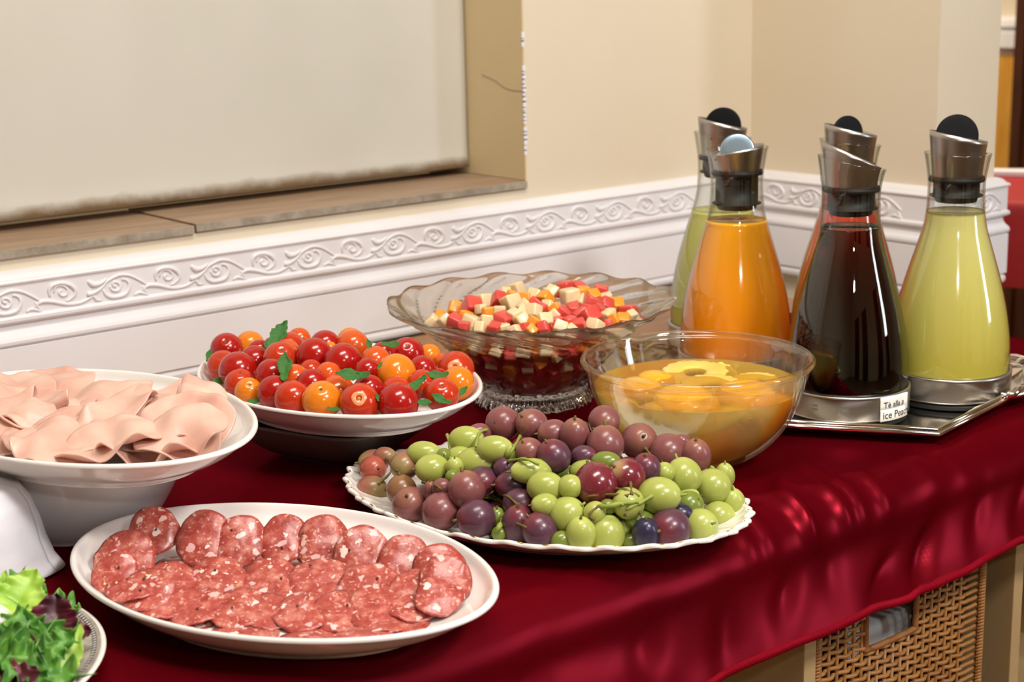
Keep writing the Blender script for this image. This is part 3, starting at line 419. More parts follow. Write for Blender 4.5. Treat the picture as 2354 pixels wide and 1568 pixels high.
# ---------------------------------------------------------------- far room at the right edge
m = MB(); m.box(FX-.02, FX, -2.0, 3.0, 0, .985); wsc = link('trim_4', m.mesh('trim_4', 'orange_wood', False)); tag(wsc, 'orange wood panelling on the far wall', kind='structure')
PF = [(1.112, 0), (1.112, .03), (1.10, .045), (1.08, .05), (1.065, .035), (1.06, .045), (1.01, .045), (1.0, .03), (.985, .022), (.985, 0)]
v = []; n = len(PF)
for y in (-2.0, 3.0):
    for z, d in PF: v.append((FX-d, y, z))
f = [(k, k+1, n+k+1, n+k) for k in range(n-1)]+[tuple(range(n)), tuple(reversed(range(n, 2*n)))]
tag(link('trim_5', MB().add(v, f).mesh('trim_5', 'molding_paint', False)), 'white dado molding above the orange panelling', kind='structure')
m = MB(); m.box(FX-.12, FX-.03, .25, 1.225, 0, 2.1); dr = tag(link('door_1', m.mesh('door_1', 'dark_wood', False, bevel=.004)), 'dark brown wooden door at the right edge', kind='structure')
m = MB(); m.box(FX-.14, FX-.02, 1.225, 1.262, 0, 2.14); m.box(FX-.14, FX-.02, .21, .25, 0, 2.14); link('door_frame', m.mesh('door_frame', 'dark_wood', False), dr)
ft = empty('dining_table', (1.53, .255, 0), 'far dining table under a red cloth beyond the pier', 'table', rz=radians(33))
m = MB(); m.box(-.255, .255, -.60, .60, .72, .745); link('tabletop', m.mesh('tabletop', 'orange_wood', False), ft)
lm = MB(); lm.add(*caps(*lathe([(.02, 0), (.026, .06), (.018, .1), (.026, .5), (.032, .72)], 12), 12)); lme = lm.mesh('leg', 'orange_wood')
for sx in (-.20, .20):
    for sy in (-.52, .52): link('leg', lme, ft, (sx, sy, 0))
def farcloth(u, v):
    # box-like cloth: v 0..1 from hem to centre
    a = u*4; s = int(a) % 4; t = a-int(a) if u < 1 else 0
    cx = [(-1, -1), (1, -1), (1, 1), (-1, 1)]; p = cx[s]; q = cx[(s+1) % 4]
    x = (p[0]+(q[0]-p[0])*t); y = (p[1]+(q[1]-p[1])*t)
    if v < .6:
        w_ = 1-v/.6; d = .012*sin(u*60)*w_+.02*w_; return (x*(.268+d), y*(.612+d), .555+(v/.6)*.195)
    k = 1-(v-.6)/.4; return (x*.264*k, y*.608*k, .7505)
v, f = grid(farcloth, 160, 20); me = MB().add(v, f).mesh('tablecloth', 'far_cloth'); fc = link('tablecloth', me, None, (1.53, .255, 0), (0, 0, radians(33))); tag(fc, 'bright red cloth draped over the far dining table', 'tablecloth')
m = MB(); m.box(-.03, .03, -.085, .085, 0, .014); tag(link('folded_napkin', m.mesh('folded_napkin', 'paper', False, bevel=.003), None, (1.575, .595, .7515), (0, 0, radians(33))), 'small white folded napkin on the far red table', 'napkin')
def chair(loc, rz, label):
    t = empty('dining_chair', loc, label, 'chair', 'chairs at the far red table', rz)
    m = MB(); m.box(-.2, .2, -.2, .2, .43, .46); link('seat', m.mesh('seat', 'far_cloth', False, bevel=.008), t)
    for sx in (-.18, .18):
        for sy in (-.18, .18): m = MB(); m.box(sx-.018, sx+.018, sy-.018, sy+.018, 0, .43); link('leg', m.mesh('leg', 'dark_wood' if sy > 0 else 'orange_wood', False), t)
    m = MB(); m.box(-.2, .2, .17, .2, .56, .74); link('backrest', m.mesh('backrest', 'dark_wood', False, bevel=.006), t)
    for sx in (-.17, .17): m = MB(); m.box(sx-.014, sx+.014, .172, .198, .46, .60); link('back_post', m.mesh('back_post', 'dark_wood', False), t)
chair((1.33, -.12, 0), radians(33-90+180), 'dark wooden chair pushed under the near side of the far red table')
# ================================================================ buffet unit and cloth
ux = empty('storage_unit', (-1.0, -.42, 0), 'pale birch cube shelving unit carrying the whole buffet', 'shelving')
def uadd(name, b, mat, lab=None):
    m = MB(); x0, x1, y0, y1, z0, z1 = b; m.box(x0+1.0, x1+1.0, y0+.42, y1+.42, z0, z1); o = link(name, m.mesh(name, mat, False, bevel=.0012), ux)
    if lab: o['label'] = lab
    return o
uadd('worktop', (-2.574, -.15, -.826, -.0245, .775, T-.0002), 'counter_wood', 'brown wooden worktop showing along the wall')
for k in range(8):
    x = -.8395-.345*(k-2); 
    if x < -2.7: continue
    uadd('divider', (x-.0085, x+.0085, -.850, -.03, .04, .774), 'birch')
for z in (.04, .40): uadd('shelf', (-2.56, -.158, -.848, -.03, z-.016, z), 'birch')
uadd('back_panel', (-2.56, -.158, -.03, -.0245, .04, .774), 'birch')
EDGE = -.872
def hemz(x):
    return .700+.0035*sin(x*21+1.0)+.003*sin(x*9)+.004*noise.noise(Vector((x*13, 0, 5)))
def ridge(x, y, cx, cy, ang, L, wd, h):
    dx = x-cx; dy = y-cy; ca, sa = cos(ang), sin(ang); a = dx*ca+dy*sa; b = -dx*sa+dy*ca
    return h*exp(-(a/L)**2-(b/wd)**2)
RID = [(-.905, -.80, 1.15, .06, .009, .012), (-.87, -.825, 2.2, .035, .007, .010), (-.845, -.815, .7, .04, .008, .012), (-.81, -.835, 2.3, .035, .007, .010), (-.785, -.82, 1.1, .045, .008, .011), (-.745, -.845, 2.2, .035, .008, .010), (-.70, -.845, .5, .05, .010, .009), (-.94, -.85, 1.7, .04, .010, .009), (-.64, -.86, 1.2, .04, .012, .006)]
FRID = [(-.905, .085, -1.0, .035, .014, .018), (-.70, .100, -.9, .060, .014, .020), (-.84, .060, -1.35, .045, .014, .012), (-.98, .075, -1.2, .05, .016, .014), (-.61, .070, -1.1, .045, .012, .016), (-.545, .09, -1.0, .05, .012, .015), (-.78, .115, -.7, .035, .010, .012), (-1.08, .08, -1.2, .05, .018, .014), (-1.2, .07, -1.0, .05, .018, .014), (-.47, .08, -1.1, .05, .016, .014), (-.38, .07, -1.0, .05, .016, .014)]
def clothpt(x, s):
    """s: path length from the back edge"""
    L1 = -.30-EDGE-.040; R = .040; A = R*pi/2
    y0 = -.30
    n1 = noise.noise(Vector((x*7, s*3, 0))); n2 = noise.noise(Vector((x*16+s*6, s*9, 4)))
    if s < L1:
        y = y0-s; z = T+.0022; e = exp(-((L1-s)/.05)**2)
        right = 1/(1+exp(-(x+.97)/.02)); far = 1/(1+exp((x+.56)/.02))
        d = sum(ridge(x, y, *r) for r in RID)*right*far + e*right*.003*(n2+.4)+.0008*e*max(0, n1)
        dpos = max(0, d)
        return (x, y, z+.6*dpos*min(1, max(0, (-y-.70)/.04)))
    s2 = s-L1
    fr_ = sum(ridge(x, s2, *q) for q in FRID)
    fold = -.5*fr_+.006*noise.noise(Vector((x*6.5+s2*3.5, s2*3.0, 1)))+.005*noise.noise(Vector((x*15+s2*9, s2*6, 2)))+.003*sin(x*17-s2*22)
    if s2 < A:
        a = s2/R; w_ = a/(pi/2)
        right = 1/(1+exp(-(x+.97)/.02)); d = sum(ridge(x, EDGE+R, *r) for r in RID)*right
        rr_ = R+d*cos(a)*.8
        return (x, EDGE+R-rr_*sin(a)-fold*.25*w_, T+.0022-R+rr_*cos(a))
    dz = s2-A; zb = T+.0022-R; H = zb-hemz(x); k = min(1, dz/.080); z = zb-H*k
    return (x, EDGE-.026*k**1.5-fold*(.25+1.1*min(1, k*1.3)), z)
SL = (-.30-EDGE-.040)+.040*pi/2+.080
v, f = grid(lambda a, b: clothpt(-2.45+a*(2.45-.152), b*SL), 520, 150)
cme = MB().add(v, f).mesh('tablecloth', 'satin'); solid(cme, -.0012)
clo = tag(link('tablecloth', cme), 'dark red satin cloth under the dishes, hanging over the front edge', 'tablecloth')
hem = [clothpt(-2.45+i/520*(2.45-.152), SL) for i in range(521)]
v, f = tube(hem, .0038, 10); MBh = MB().add(v, f); h = link('hem_piping', MBh.mesh('hem_piping', 'satin_cord'), clo); h['label'] = 'corded piping along the hem'
st = MB()
for i in range(0, 1500):
    t_ = i/1500*520; k = int(t_); a = Vector(hem[k]); b = Vector(hem[min(520, k+1)]); p = a.lerp(b, t_-k)
    if p.x < -1.15: continue
    q = [p+Vector((dx, -.0036*cos(aa)-.0002, .0036*sin(aa))) for dx, aa in ((-.0011, 1.2), (-.0004, .4), (.0004, -.4), (.0011, -1.2))]
    v, f = tube([tuple(z) for z in q], .0007, 4, False); st.add(v, f)
ho = link('twist', st.mesh('twist', 'satin_cord'), h); ho['kind'] = 'stuff'
# side drop at the table's right end
def sidedrop(u, v):
    y = -.30-u*(-.30-EDGE)-.0; y = -.30+(EDGE+.30)*u; z = T+.0022-v*.10
    return (-.1525+.006*v+.012*v*(.5+.5*sin(y*40))*1.0, y, z)
v, f = grid(sidedrop, 80, 12); me = MB().add(v, f).mesh('side_drop', 'satin'); solid(me, -.0012); link('side_drop', me, clo)
# ---------------------------------------------------------------- basket
BX0, BX1, BZ0, BZ1, BY = -.826, -.549, .425, .735, -.846
bk = empty('rattan_basket', ((BX0+BX1)/2, -.70, .401), 'woven rattan basket with a cut-out handle, standing in the shelving unit', 'basket')
def bl(v): return [(x-(BX0+BX1)/2, y+.70, z-.401) for x, y, z in v]
def badd(name, m, mat): m.v = bl(m.v); return link(name, m.mesh(name, mat), bk)
m = MB(); m.box(BX0+.008, BX1-.008, BY+.014, BY+.020, .403, BZ1-.005); m.box(BX0+.008, BX0+.014, BY+.014, -.55, .403, BZ1-.005); m.box(BX1-.014, BX1-.008, BY+.014, -.55, .403, BZ1-.005); m.box(BX0+.008, BX1-.008, -.56, -.55, .403, BZ1-.005); m.box(BX0+.008, BX1-.008, BY+.014, -.55, .402, .410)
# hole in the liner front: rebuild as four boxes
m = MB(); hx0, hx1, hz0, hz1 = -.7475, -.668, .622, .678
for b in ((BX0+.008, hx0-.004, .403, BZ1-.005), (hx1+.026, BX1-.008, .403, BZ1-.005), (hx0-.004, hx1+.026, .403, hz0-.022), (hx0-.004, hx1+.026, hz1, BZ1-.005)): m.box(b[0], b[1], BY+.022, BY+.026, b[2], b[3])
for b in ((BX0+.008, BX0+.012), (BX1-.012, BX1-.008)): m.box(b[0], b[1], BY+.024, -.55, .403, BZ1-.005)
m.box(BX0+.008, BX1-.008, -.556, -.55, .403, BZ1-.005); m.box(BX0+.008, BX1-.008, BY+.014, -.55, .402, .408); badd('lining', m, 'basket_shade')
stake_x = []
x = BX0+.012
while x < BX1-.030: stake_x.append(x); x += .0125
rows = []; z = .412; k = 0
while z < BZ1-.01:
    segs = [(BX0+.002, BX1-.002)] if not (hz0-.004 < z < hz1+.004) else [(BX0+.002, hx0-.002), (hx1+.002, BX1-.002)]
    for a, b in segs:
        n = max(4, int((b-a)/.0031)); pts = []
        for i in range(n+1):
            xx = a+(b-a)*i/n; ph = (xx-BX0-.012)/.0125*pi; amp = .0022 if xx < BX1-.034 else 0
            pts.append((xx, BY+.005-amp*cos(ph)*(1 if k % 2 else -1), z+random.uniform(-.0003, .0003)))
        m = MB().add(*tube(pts, .0023, 5)); badd('strand', m, 'rattan')
    z += .0082; k += 1
for x in stake_x:
    sp = [(.408, BZ1-.006)] if not (hx0-.003 < x < hx1+.003) else [(.408, hz0-.002), (hz1+.002, BZ1-.006)]
    for a, b in sp: m = MB().add(*tube([(x, BY+.0052, a), (x, BY+.0052, b)], .0021, 6)); badd('stake', m, 'rattan')
for x in (BX0+.003, BX1-.006):
    m = MB()
    for i in range(90): m.add(*tube([(x-.005, BY+.002, .41+i*.0036), (x, BY-.001, .4112+i*.0036), (x+.005, BY+.002, .4124+i*.0036)], .0019, 5))
    badd('bound_edge', m, 'rattan')
m = MB()
ring = [(hx0, hz0), (hx1, hz0), (hx1, hz1), (hx0, hz1)]
RP = cr([(hx0+.006, hz0), (hx1-.006, hz0), (hx1, hz0+.006), (hx1, hz1-.006), (hx1-.006, hz1), (hx0+.006, hz1), (hx0, hz1-.006), (hx0, hz0+.006)], 6, True)
m.add(*tube([(a, BY+.003, b) for a, b in RP+RP[:1]], .0032, 8)); badd('handle_rim', m, 'rattan_dark')
m = MB(); m.box(BX0-.001, BX1+.001, BY-.002, BY+.012, BZ1-.010, BZ1); badd('top_band', m, 'rattan')
def tow(u, v):
    a = (u-.5)*2; b = (v-.5)*2; return (-.69+a*.10, -.755+b*.072, .640+.055*(1-a*a*.5)*(1-b*b*.4)+.012*noise.noise(Vector((a*3, b*4, 1)))+.006*abs(sin(a*7+b*2)))
v, f = grid(tow, 40, 40); me = MB().add(v, f).mesh('towel', 'towel'); solid(me, .006); tag(link('towel', me), 'crumpled white towel lying inside the rattan basket', 'towel')
m = MB(); m.box(-.79, -.585, -.818, -.58, .411, .632); tag(link('towel_stack', m.mesh('towel_stack', 'towel', True, bevel=.012)), 'folded white towels under the crumpled one in the basket', 'towels')
# ================================================================ dishes
def dish(name, label, c, a, b, ang, zr, foot, H=.036, cat='dish', scal=0, mat='ceramic', group=None, floor=.0075):
    """oval dish: c centre, a,b semi axes of the rim, zr rim height, foot height of its foot"""
    root = empty(name, (c[0], c[1], foot), label, cat, group, rz=ang)
    H = zr-foot; k = H/.036
    P = [(0, .0035), (.40, .0035), (.60, .0032), (.66, .0002), (.69, 0), (.705, .0018), (.72, .0045*k), (.80, .0105*k), (.88, .0180*k), (.945, .0265*k), (.985, .0335*k-.001), (1.0, H-.0035), (1.0, H-.0012), (.990, H), (.975, H-.0004), (.962, H-.003), (.935, .0255*k+.001), (.87, .0175*k+.0025), (.79, .0120*k+.0015), (.68, .0088*k), (.50, floor), (.25, floor), (.002, floor)]
    P = cr(P, 3)
    def fn(r, z, th, i):
        x, y = a*r*cos(th), b*r*sin(th)
        q = 1-.018*sin(2*th)**2
        if scal:
            t = max(0, (r-.70)/.30)
            q *= 1+.010*t*cos(56*th)*t+.004*t*cos(28*th)
            z = z+.0011*t*t*cos(28*th)+.0007*t*cos(56*th)*(1 if z > .012 else .3)
        return (x*q, y*q, z)
    v, f = lathe(P, 168 if not scal else 336, fn); o = link('dish_body', MB().add(v, f).mesh('dish_body', mat), root)
    return root
def pedestal(name, label, c, rt, rb, h, square=0, mat='ceramic', rz=0, lip=True):
    P = cr([(0, .002), (rb*.85, .002), (rb, 0), (rb*1.04, .003), (rb+(rt-rb)*.35, h*.22), (rb+(rt-rb)*.75, h*.58), (rt, h*.92), (rt*1.01, h*.985), (rt*.99, h), (rt*.955, h*.99), (rt*.93, h*.9), (rb+(rt-rb)*.6, h*.5), (rb*.9, .008), (0, .006)], 3)
    def fn(r, z, th, i):
        if square:
            n = square; d = (abs(cos(th))**n+abs(sin(th))**n)**(1/n); r = r/d
        return (r*cos(th), r*sin(th), z)
    v, f = lathe(P, 96, fn); o = link(name, MB().add(v, f).mesh(name, mat), None, (c[0], c[1], T+.003), (0, 0, rz)); return tag(o, label, 'bowl')
DZ = T+.003
dish('serving_dish', 'white oval dish of salami slices at the front left of the cloth', (-1.336, -.728), .1925, .1285, radians(-71.7), T+.0385, DZ)
dish('serving_dish', 'white oval dish of cherry tomatoes raised on a dark tapered bowl', (-1.073, -.405), .1855, .1285, radians(-87), T+.0835, T+.0475)
dish('serving_dish', 'white oval dish of pink ham raised on a round white bowl', (-1.374, -.462), .198, .1262, radians(-82), T+.115, T+.079)
dish('scalloped_plate', 'white oval plate with scalloped gilded rim holding the grapes', (-1.051, -.708), .200, .1325, radians(-70), T+.028, DZ, cat='plate', scal=1, mat='china', floor=.006)
pl = bpy.data.objects['scalloped_plate']
m = MB()
for k in range(56):
    th = 2*pi*(k+.5)/56; q = 1-.018*sin(2*th)**2
    pts = []
    for j in range(5):
        t2 = th+(j-2)*.008; q = (1-.018*sin(2*t2)**2)*(1+.010*cos(56*t2)+.004*cos(28*t2)); pts.append((.2*q*cos(t2)*.993, .1325*q*sin(t2)*.993, .0250+.0011*cos(28*t2)+.0007*cos(56*t2)+.0002))
    if k % 3 != 1: m.add(*tube(pts, [.0002, .0005, .0006, .0005, .0002], 5))
go = link('gilding', m.mesh('gilding', 'gold'), pl); go['label'] = 'worn gold flecks along the rim'
pedestal('upturned_bowl', 'white round bowl used as a stand under the ham dish', (-1.372, -.440), .098, .060, .0755)
pedestal('tapered_bowl', 'shadowed square tapered bowl used as a stand under the tomato dish', (-1.075, -.408), .092, .050, .0440, 5, 'shaded_bowl', radians(20))
INN = [(0, .0078), (.5, .0078), (.68, .0092), (.79, .0138), (.87, .0204), (.935, .0272), (.965, .0345), (1.0, .0370), (9, .0372)]
def settle_in(o, c, a, b, ang, foot):
    """keep a slice above the inner surface of its dish"""
    ca, sa = cos(ang), sin(ang)
    for it in range(6):
        R3 = o.rotation_euler.to_matrix(); need = 0; far = 0
        for vt in o.data.vertices:
            p = R3 @ vt.co + o.location; dx, dy = p.x-c[0], p.y-c[1]; u_ = dx*ca+dy*sa; v_ = -dx*sa+dy*ca; s = sqrt((u_/a)**2+(v_/b)**2)
            for (s0, z0), (s1, z1) in zip(INN, INN[1:]):
                if s <= s1: zi = z0+(z1-z0)*(s-s0)/(s1-s0); break
            need = max(need, foot+zi+.0006-p.z); far = max(far, s)
        if need <= .0002 and far < .97: break
        k = min(.06, max(0, far-.955)+(.02 if need > .004 else 0)); o.location.x -= (o.location.x-c[0])*k*1.5; o.location.y -= (o.location.y-c[1])*k*1.5; o.location.z += min(need*.7, .004)
# ---------------------------------------------------------------- cherry tomatoes
TOMN = {'R': 'deep red', 'V': 'bright vermilion', 'O': 'orange-red', 'Y': 'orange-yellow'}
def tomato_mesh(c):
    def fn(x, y, z):
        r = sqrt(x*x+y*y); return (x, y, z-.10*exp(-(r/.16)**2)*(1 if z > 0 else 0)+.05*exp(-(r/.12)**2)*(1 if z < 0 else 0))
    v, f = ball(1, 1, .96, 32, 22, fn); return MB().add(v, f).mesh('cherry_tomato', 'tomato_'+c)
TM = {c: tomato_mesh(c) for c in 'RVOY'}
v, f = ball(.10, .10, .035, 10, 6); SM1 = MB().add(v, f).mesh('stem_scar', 'stem_scar'); v, f = ball(.13, .13, .03, 10, 6); SM2 = MB().add(v, f).mesh('stem_scar', 'stem_scar_brown')
def ringm():
    v = []; n = 24
    for r, in ((.16,), (.20,), (.27,), (.33,), (.37,)):
        for k in range(n):
            th = 2*pi*k/n; rr2 = r*(1+.06*sin(3*th)); v.append((rr2*cos(th), rr2*sin(th), sqrt(max(0, 1-rr2*rr2))*.96+(.004 if .16 < r < .37 else -.004)-.10*exp(-(rr2/.16)**2)))
    f = [(i*n+k, i*n+(k+1) % n, (i+1)*n+(k+1) % n, (i+1)*n+k) for i in range(4) for k in range(n)]; return MB().add(v, f).mesh('pale_ring', 'tomato_ring')
RM = ringm()
rt_ = random.Random(11)
toms = sorted(DATA['tom'], key=lambda t: -t[7])
rows_ = [[] for _ in range(6)]
yb = [912, 892, 862, 838, 808]
for t in toms:
    k = sum(1 for q in yb if t[7] < q); rows_[k].append(t)
RN = ['front row', 'second row', 'third row', 'fourth row', 'fifth row', 'back row']
for k, row in enumerate(rows_):
    row.sort(key=lambda t: t[6])
    for j, (x, y, z, r, c, st_, px, py) in enumerate(row):
        lab = '%s cherry tomato, %s of the %s of tomatoes' % (TOMN[c], ORD[j], RN[k])
        view = (CAM-Vector((x, y, z))).normalized()
        if st_: d = view+Vector((rt_.uniform(-.25, .25), rt_.uniform(-.25, .25), .25 if st_ == 2 else .95))
        else: d = Vector((rt_.uniform(-1, 1)+.6, rt_.uniform(-1, 1)+.6, rt_.uniform(-.9, .1)))
        t = empty('cherry_tomato', (x, y, z), lab, 'tomato', 'cherry tomatoes'); t.rotation_euler = toward(d); r *= 1.12; t.scale = (r, r, r*rt_.uniform(.96, 1.04))
        link('skin', TM[c], t); s = link('stem_scar', SM1 if st_ == 2 else SM2, t, (0, 0, .865))
        if st_ == 2: link('pale_ring', RM, t)
# hidden lower layer
for k in range(60):
    a = rt_.uniform(0, 2*pi); q = sqrt(rt_.uniform(0, .8)); u_, v_ = .125*q*cos(a), .078*q*sin(a); ca, sa = cos(radians(-87)), sin(radians(-87))
    x, y = -1.073+u_*ca-v_*sa, -.405+u_*sa+v_*ca; r = .0155; z = T+.0585+r+(.010 if k % 2 else 0)
    if any((x-p[0])**2+(y-p[1])**2+(z-p[2])**2 < (.80*(r+p[3]))**2 for p in toms): continue
    toms.append([x, y, z, r]); t = empty('cherry_tomato', (x, y, z), 'cherry tomato mostly buried under the others in the tomato dish', 'tomato', 'buried cherry tomatoes'); t.scale = (r, r, r)
    t.rotation_euler = (rt_.uniform(0, 6), rt_.uniform(0, 6), 0); link('skin', TM[rt_.choice('RV')], t)
def leaf_mesh(name, mat, L, W, lobes=0, curl=.3, frill=0, seed=0, nu=26, nv=10, thick=.0004, jag=0):
    r = random.Random(seed); s1 = r.uniform(0, 10)
    def fn(u, v):
        w = sin(pi*min(1, u**.75)*.98+.03)**.7*W*(.75+.25*cos(lobes*pi*2*u+1) if lobes else 1)
        b = (v-.5)*2
        if jag: w *= 1+jag*(noise.noise(Vector((u*16, (1 if b > 0 else -1)*3, s1)))*.9)
        x = u*L; y = b*w
        z = curl*L*(u-.5)**2*1.2+.35*abs(b)**1.5*w+frill*abs(b)**2*sin(u*38+s1+b*2)*W+.12*W*noise.noise(Vector((u*5, b*2, s1)))
        if frill: y += frill*.4*abs(b)**2*cos(u*29+s1)*W; x += frill*.3*b*b*sin(u*23)*W
        return (x-L/2, y, z)
    v, f = grid(fn, nu, nv); me = MB().add(v, f).mesh(name, mat); return solid(me, thick)
AM = [leaf_mesh('arugula_leaf', 'arugula', 1.0, .25, 1.2, .55, .06, s, 26, 8, .012, .32) for s in range(4)]
ALAB = ['big arugula leaf standing at the back of the tomatoes', 'arugula leaf forked over a tomato at left centre', 'broad arugula leaf upright in the middle of the tomatoes', 'long curved arugula leaf with pale midrib, right of centre', 'thin arugula leaf looping near the right end of the tomatoes', 'small arugula tip at the far left of the tomato dish', 'dark arugula leaf tucked at the front left of the tomatoes', 'small arugula leaf on the rim at the front left', 'thin arugula stalk between two front tomatoes', 'chopped arugula leaf beside the last big front tomato', 'flat arugula leaf behind the front right rim', 'arugula leaf under the yellow tomato at the right end', 'scrap of arugula below the front yellow tomato', 'arugula leaf at the back right rim of the dish', 'arugula tip between back orange tomatoes', 'short arugula tip between two centre-right tomatoes', 'scrap of arugula under the left-hand tomatoes', 'arugula leaf on the rim at the far right of the dish']
for k, (x, y, z, r, a) in enumerate(DATA['arug']):
    rt_.seed(k*5); o = link('arugula_leaf', AM[k % 4], None, (x, y, z)); s = r*2*1.25; o.scale = (s, s, s)
    view = (CAM-Vector((x, y, z))).normalized(); q = (view*.8+Vector((0, 0, .6))).to_track_quat('Z', 'Y'); o.rotation_euler = (q.to_matrix() @ Matrix.Rotation(radians(a+rt_.uniform(-20, 20)), 3, 'Z')).to_euler()
    tag(o, ALAB[k], 'leaf', 'arugula leaves among the tomatoes')
# ---------------------------------------------------------------- grapes
GN = {}
def grape_mesh(c):
    def fn(x, y, z): return (x*(1-.05*z), y*(1-.05*z), z-.05*exp(-((x*x+y*y)/.02))*(1 if z > 0 else 0))
    v, f = ball(1, 1, 1.08, 28, 20, fn); return MB().add(v, f).mesh('grape', 'grape_'+c)
GM = {c: grape_mesh(c) for c in 'MPKOBUNGD'}
v, f = tube([(0, 0, .98), (.01, .01, 1.10), (.05, .0, 1.30)], [.13, .085, .07], 7); PED = MB().add(v, f).mesh('pedicel', 'stem_brown')
v, f = tube([(0, 0, .98), (.02, .0, 1.12), (.03, .03, 1.34)], [.12, .08, .07], 7); PEDG = MB().add(v, f).mesh('pedicel', 'stem_green')
v, f = ball(.07, .07, .02, 8, 5); TIP = MB().add(v, f).mesh('blossom_tip', 'stem_tip')
BUN = dict(rosy=('bunch of rosy brown grapes at the left end of the scalloped plate', (-1.13, -.60)), gleft=('bunch of green grapes at the back left of the scalloped plate', (-1.08, -.62)),
           front=('bunch of dark plum-coloured grapes at the front left of the plate', (-1.12, -.74)), back=('bunch of dusky red grapes along the back of the plate, nearest the glass bowls', (-1.0, -.66)),
           right=('large bunch of green grapes filling the right half of the plate', (-1.05, -.80)), few=('few blue-black grapes with a big plum one at the front right rim', (-1.03, -.85)))
BR = {k: empty('grape_bunch', (p[0], p[1], T+.012), lab, 'grapes', 'bunches of grapes') for k, (lab, p) in BUN.items()}
rg = random.Random(5)
def which(c, px, py):
    if c in 'KOB': return 'rosy'
    if c in 'GD': return 'gleft' if px < 1215 and py < 1180 else 'right'
    if c == 'U' or (px > 1480 and py > 1150): return 'few'
    if c == 'M' and px < 1030 and py > 1060: return 'front'
    if c == 'P' and px < 1300: return 'front' if py > 1085 else 'back'
    if c == 'M' and py > 1085: return 'front'
    return 'back'
for (x, y, z, rx, ry, c, px, py) in DATA['grape']:
    b = BR[which(c, px, py)]; lp = Vector((x, y, z))-b.location; r = sqrt(rx*ry)
    view = (CAM-Vector((x, y, z))).normalized()
    # long axis: horizontal in view if rx > ry else upright
    side = Vector((.78, -.62, 0))
    if rx > ry*1.12: d = side*rg.choice((-1, 1))+view*.25; e = (rx/r)
    elif ry > rx*1.12: d = Vector((0, 0, 1))+view*.35; e = (ry/r)
    else: d = Vector((rg.uniform(-1, 1), rg.uniform(-1, 1), rg.uniform(-.2, 1)))+view*rg.uniform(-.4, .9); e = 1.0
    g = link('grape', GM[c], b, lp); g.rotation_euler = toward(d); s = r*1.14; g.scale = (s/sqrt(e), s/sqrt(e), s*e/1.04)
    link('pedicel', PEDG if c in 'G' and rg.random() < .6 else PED, g); link('blossom_tip', TIP, g, (0, 0, -1.075))
# hidden filler grapes under the mound
for k in range(420):
    a = rg.uniform(0, 2*pi); q = sqrt(rg.uniform(0, .85)); u_, v_ = .135*q*cos(a), .080*q*sin(a); ca, sa = cos(radians(-70)), sin(radians(-70))
    x, y = -1.051+u_*ca-v_*sa, -.708+u_*sa+v_*ca; r = .0135; z = T+.008+r+rg.choice((0, .5, .8))*.055*max(0, 1-q*q)
    if any((x-p[0])**2+(y-p[1])**2+(z-p[2])**2 < (.80*(r+(p[3]+p[4])/2))**2 for p in DATA['grape']): continue
    DATA['grape'].append([x, y, z, r, r]); kk = 'rosy' if y > -.60 else ('back' if x > -1.0 else ('front' if y > -.74 else 'right'))
    g = link('grape', GM[{'rosy': 'K', 'back': 'P', 'front': 'P', 'right': 'D'}[kk]], BR[kk], Vector((x, y, z))-BR[kk].location); g.scale = (r, r, r)
for k, (wd, pts, right) in enumerate(DATA['gstem']):
    Q = cr(pts, 5); n = len(Q); b = BR[['front', 'front', 'back', 'gleft', 'gleft', 'back', 'front', 'rosy', 'front', 'front', 'right', 'right', 'right', 'back', 'back', 'few', 'few', 'right', 'right', 'back', 'back', 'right', 'right'][k]]
    v, f = tube([Vector(q)-b.location for q in Q], [wd*(.9+.25*sin(i*1.7))*(1.0 if 0 < i < n-1 else 1.25) for i in range(n)], 8)
    link('stem', MB().add(v, f).mesh('stem', 'stem_green' if k in (0, 2, 3, 4, 5, 10, 12, 17) else 'stem_brown'), b)
# ---------------------------------------------------------------- salami
SV = Vector((.607, .761, 0)).normalized(); SD = Vector((.78, -.62, 0)).normalized()
def slice_mesh(seed, r, fold=0):
    rs = random.Random(seed); p1, p2, p3 = rs.uniform(0, 6.28), rs.uniform(0, 6.28), rs.uniform(0, 6.28); m = MB(); N = 44; K = 9
    def pt(k, th):
        q = k/K; rad = r*q*(1+.035*sin(2*th+p1)+.02*sin(5*th+p2)+.008*sin(11*th+p3)); x, y = rad*cos(th), rad*sin(th)
        z = -.10*x*x/r-.05*y*y/r*(1 if y > 0 else 1.6)+.05*r*q*q*sin(3*th+p2)+.018*r*q**3*sin(9*th+p3)+.03*r*noise.noise(Vector((x/r*2, y/r*2, seed)))
        if fold: 
            b = max(0, abs(x)/r-.45); z -= fold*b*b*r
        return (x, y, z)
    v = [pt(0, 0)]+[pt(k, 2*pi*i/N) for k in range(1, K+1) for i in range(N)]
    f = [(0, 1+i, 1+(i+1) % N) for i in range(N)]+[(1+(k-1)*N+i, 1+k*N+i, 1+k*N+(i+1) % N, 1+(k-1)*N+(i+1) % N) for k in range(1, K) for i in range(N)]
    me = m.add(v, f).mesh('salami_slice', ['salami', 'salami_rind']); n0 = len(me.polygons); solid(me, .0011)
    for p in me.polygons:
        c = p.center
        if sqrt(c.x**2+c.y**2) > r*.985*(1+.035*sin(2*atan2(c.y, c.x)+p1)) : p.material_index = 1
    return me
RNAME = {'C': 'front row, lowest against the near rim', 'A': 'back row leaning on the far rim', 'L': 'left end of the dish', 'B': 'middle row lying on top'}
rs_ = random.Random(21)
cnt = {}
rowsS = {}
for s in DATA['sal']: rowsS.setdefault(s[4], []).append(s)
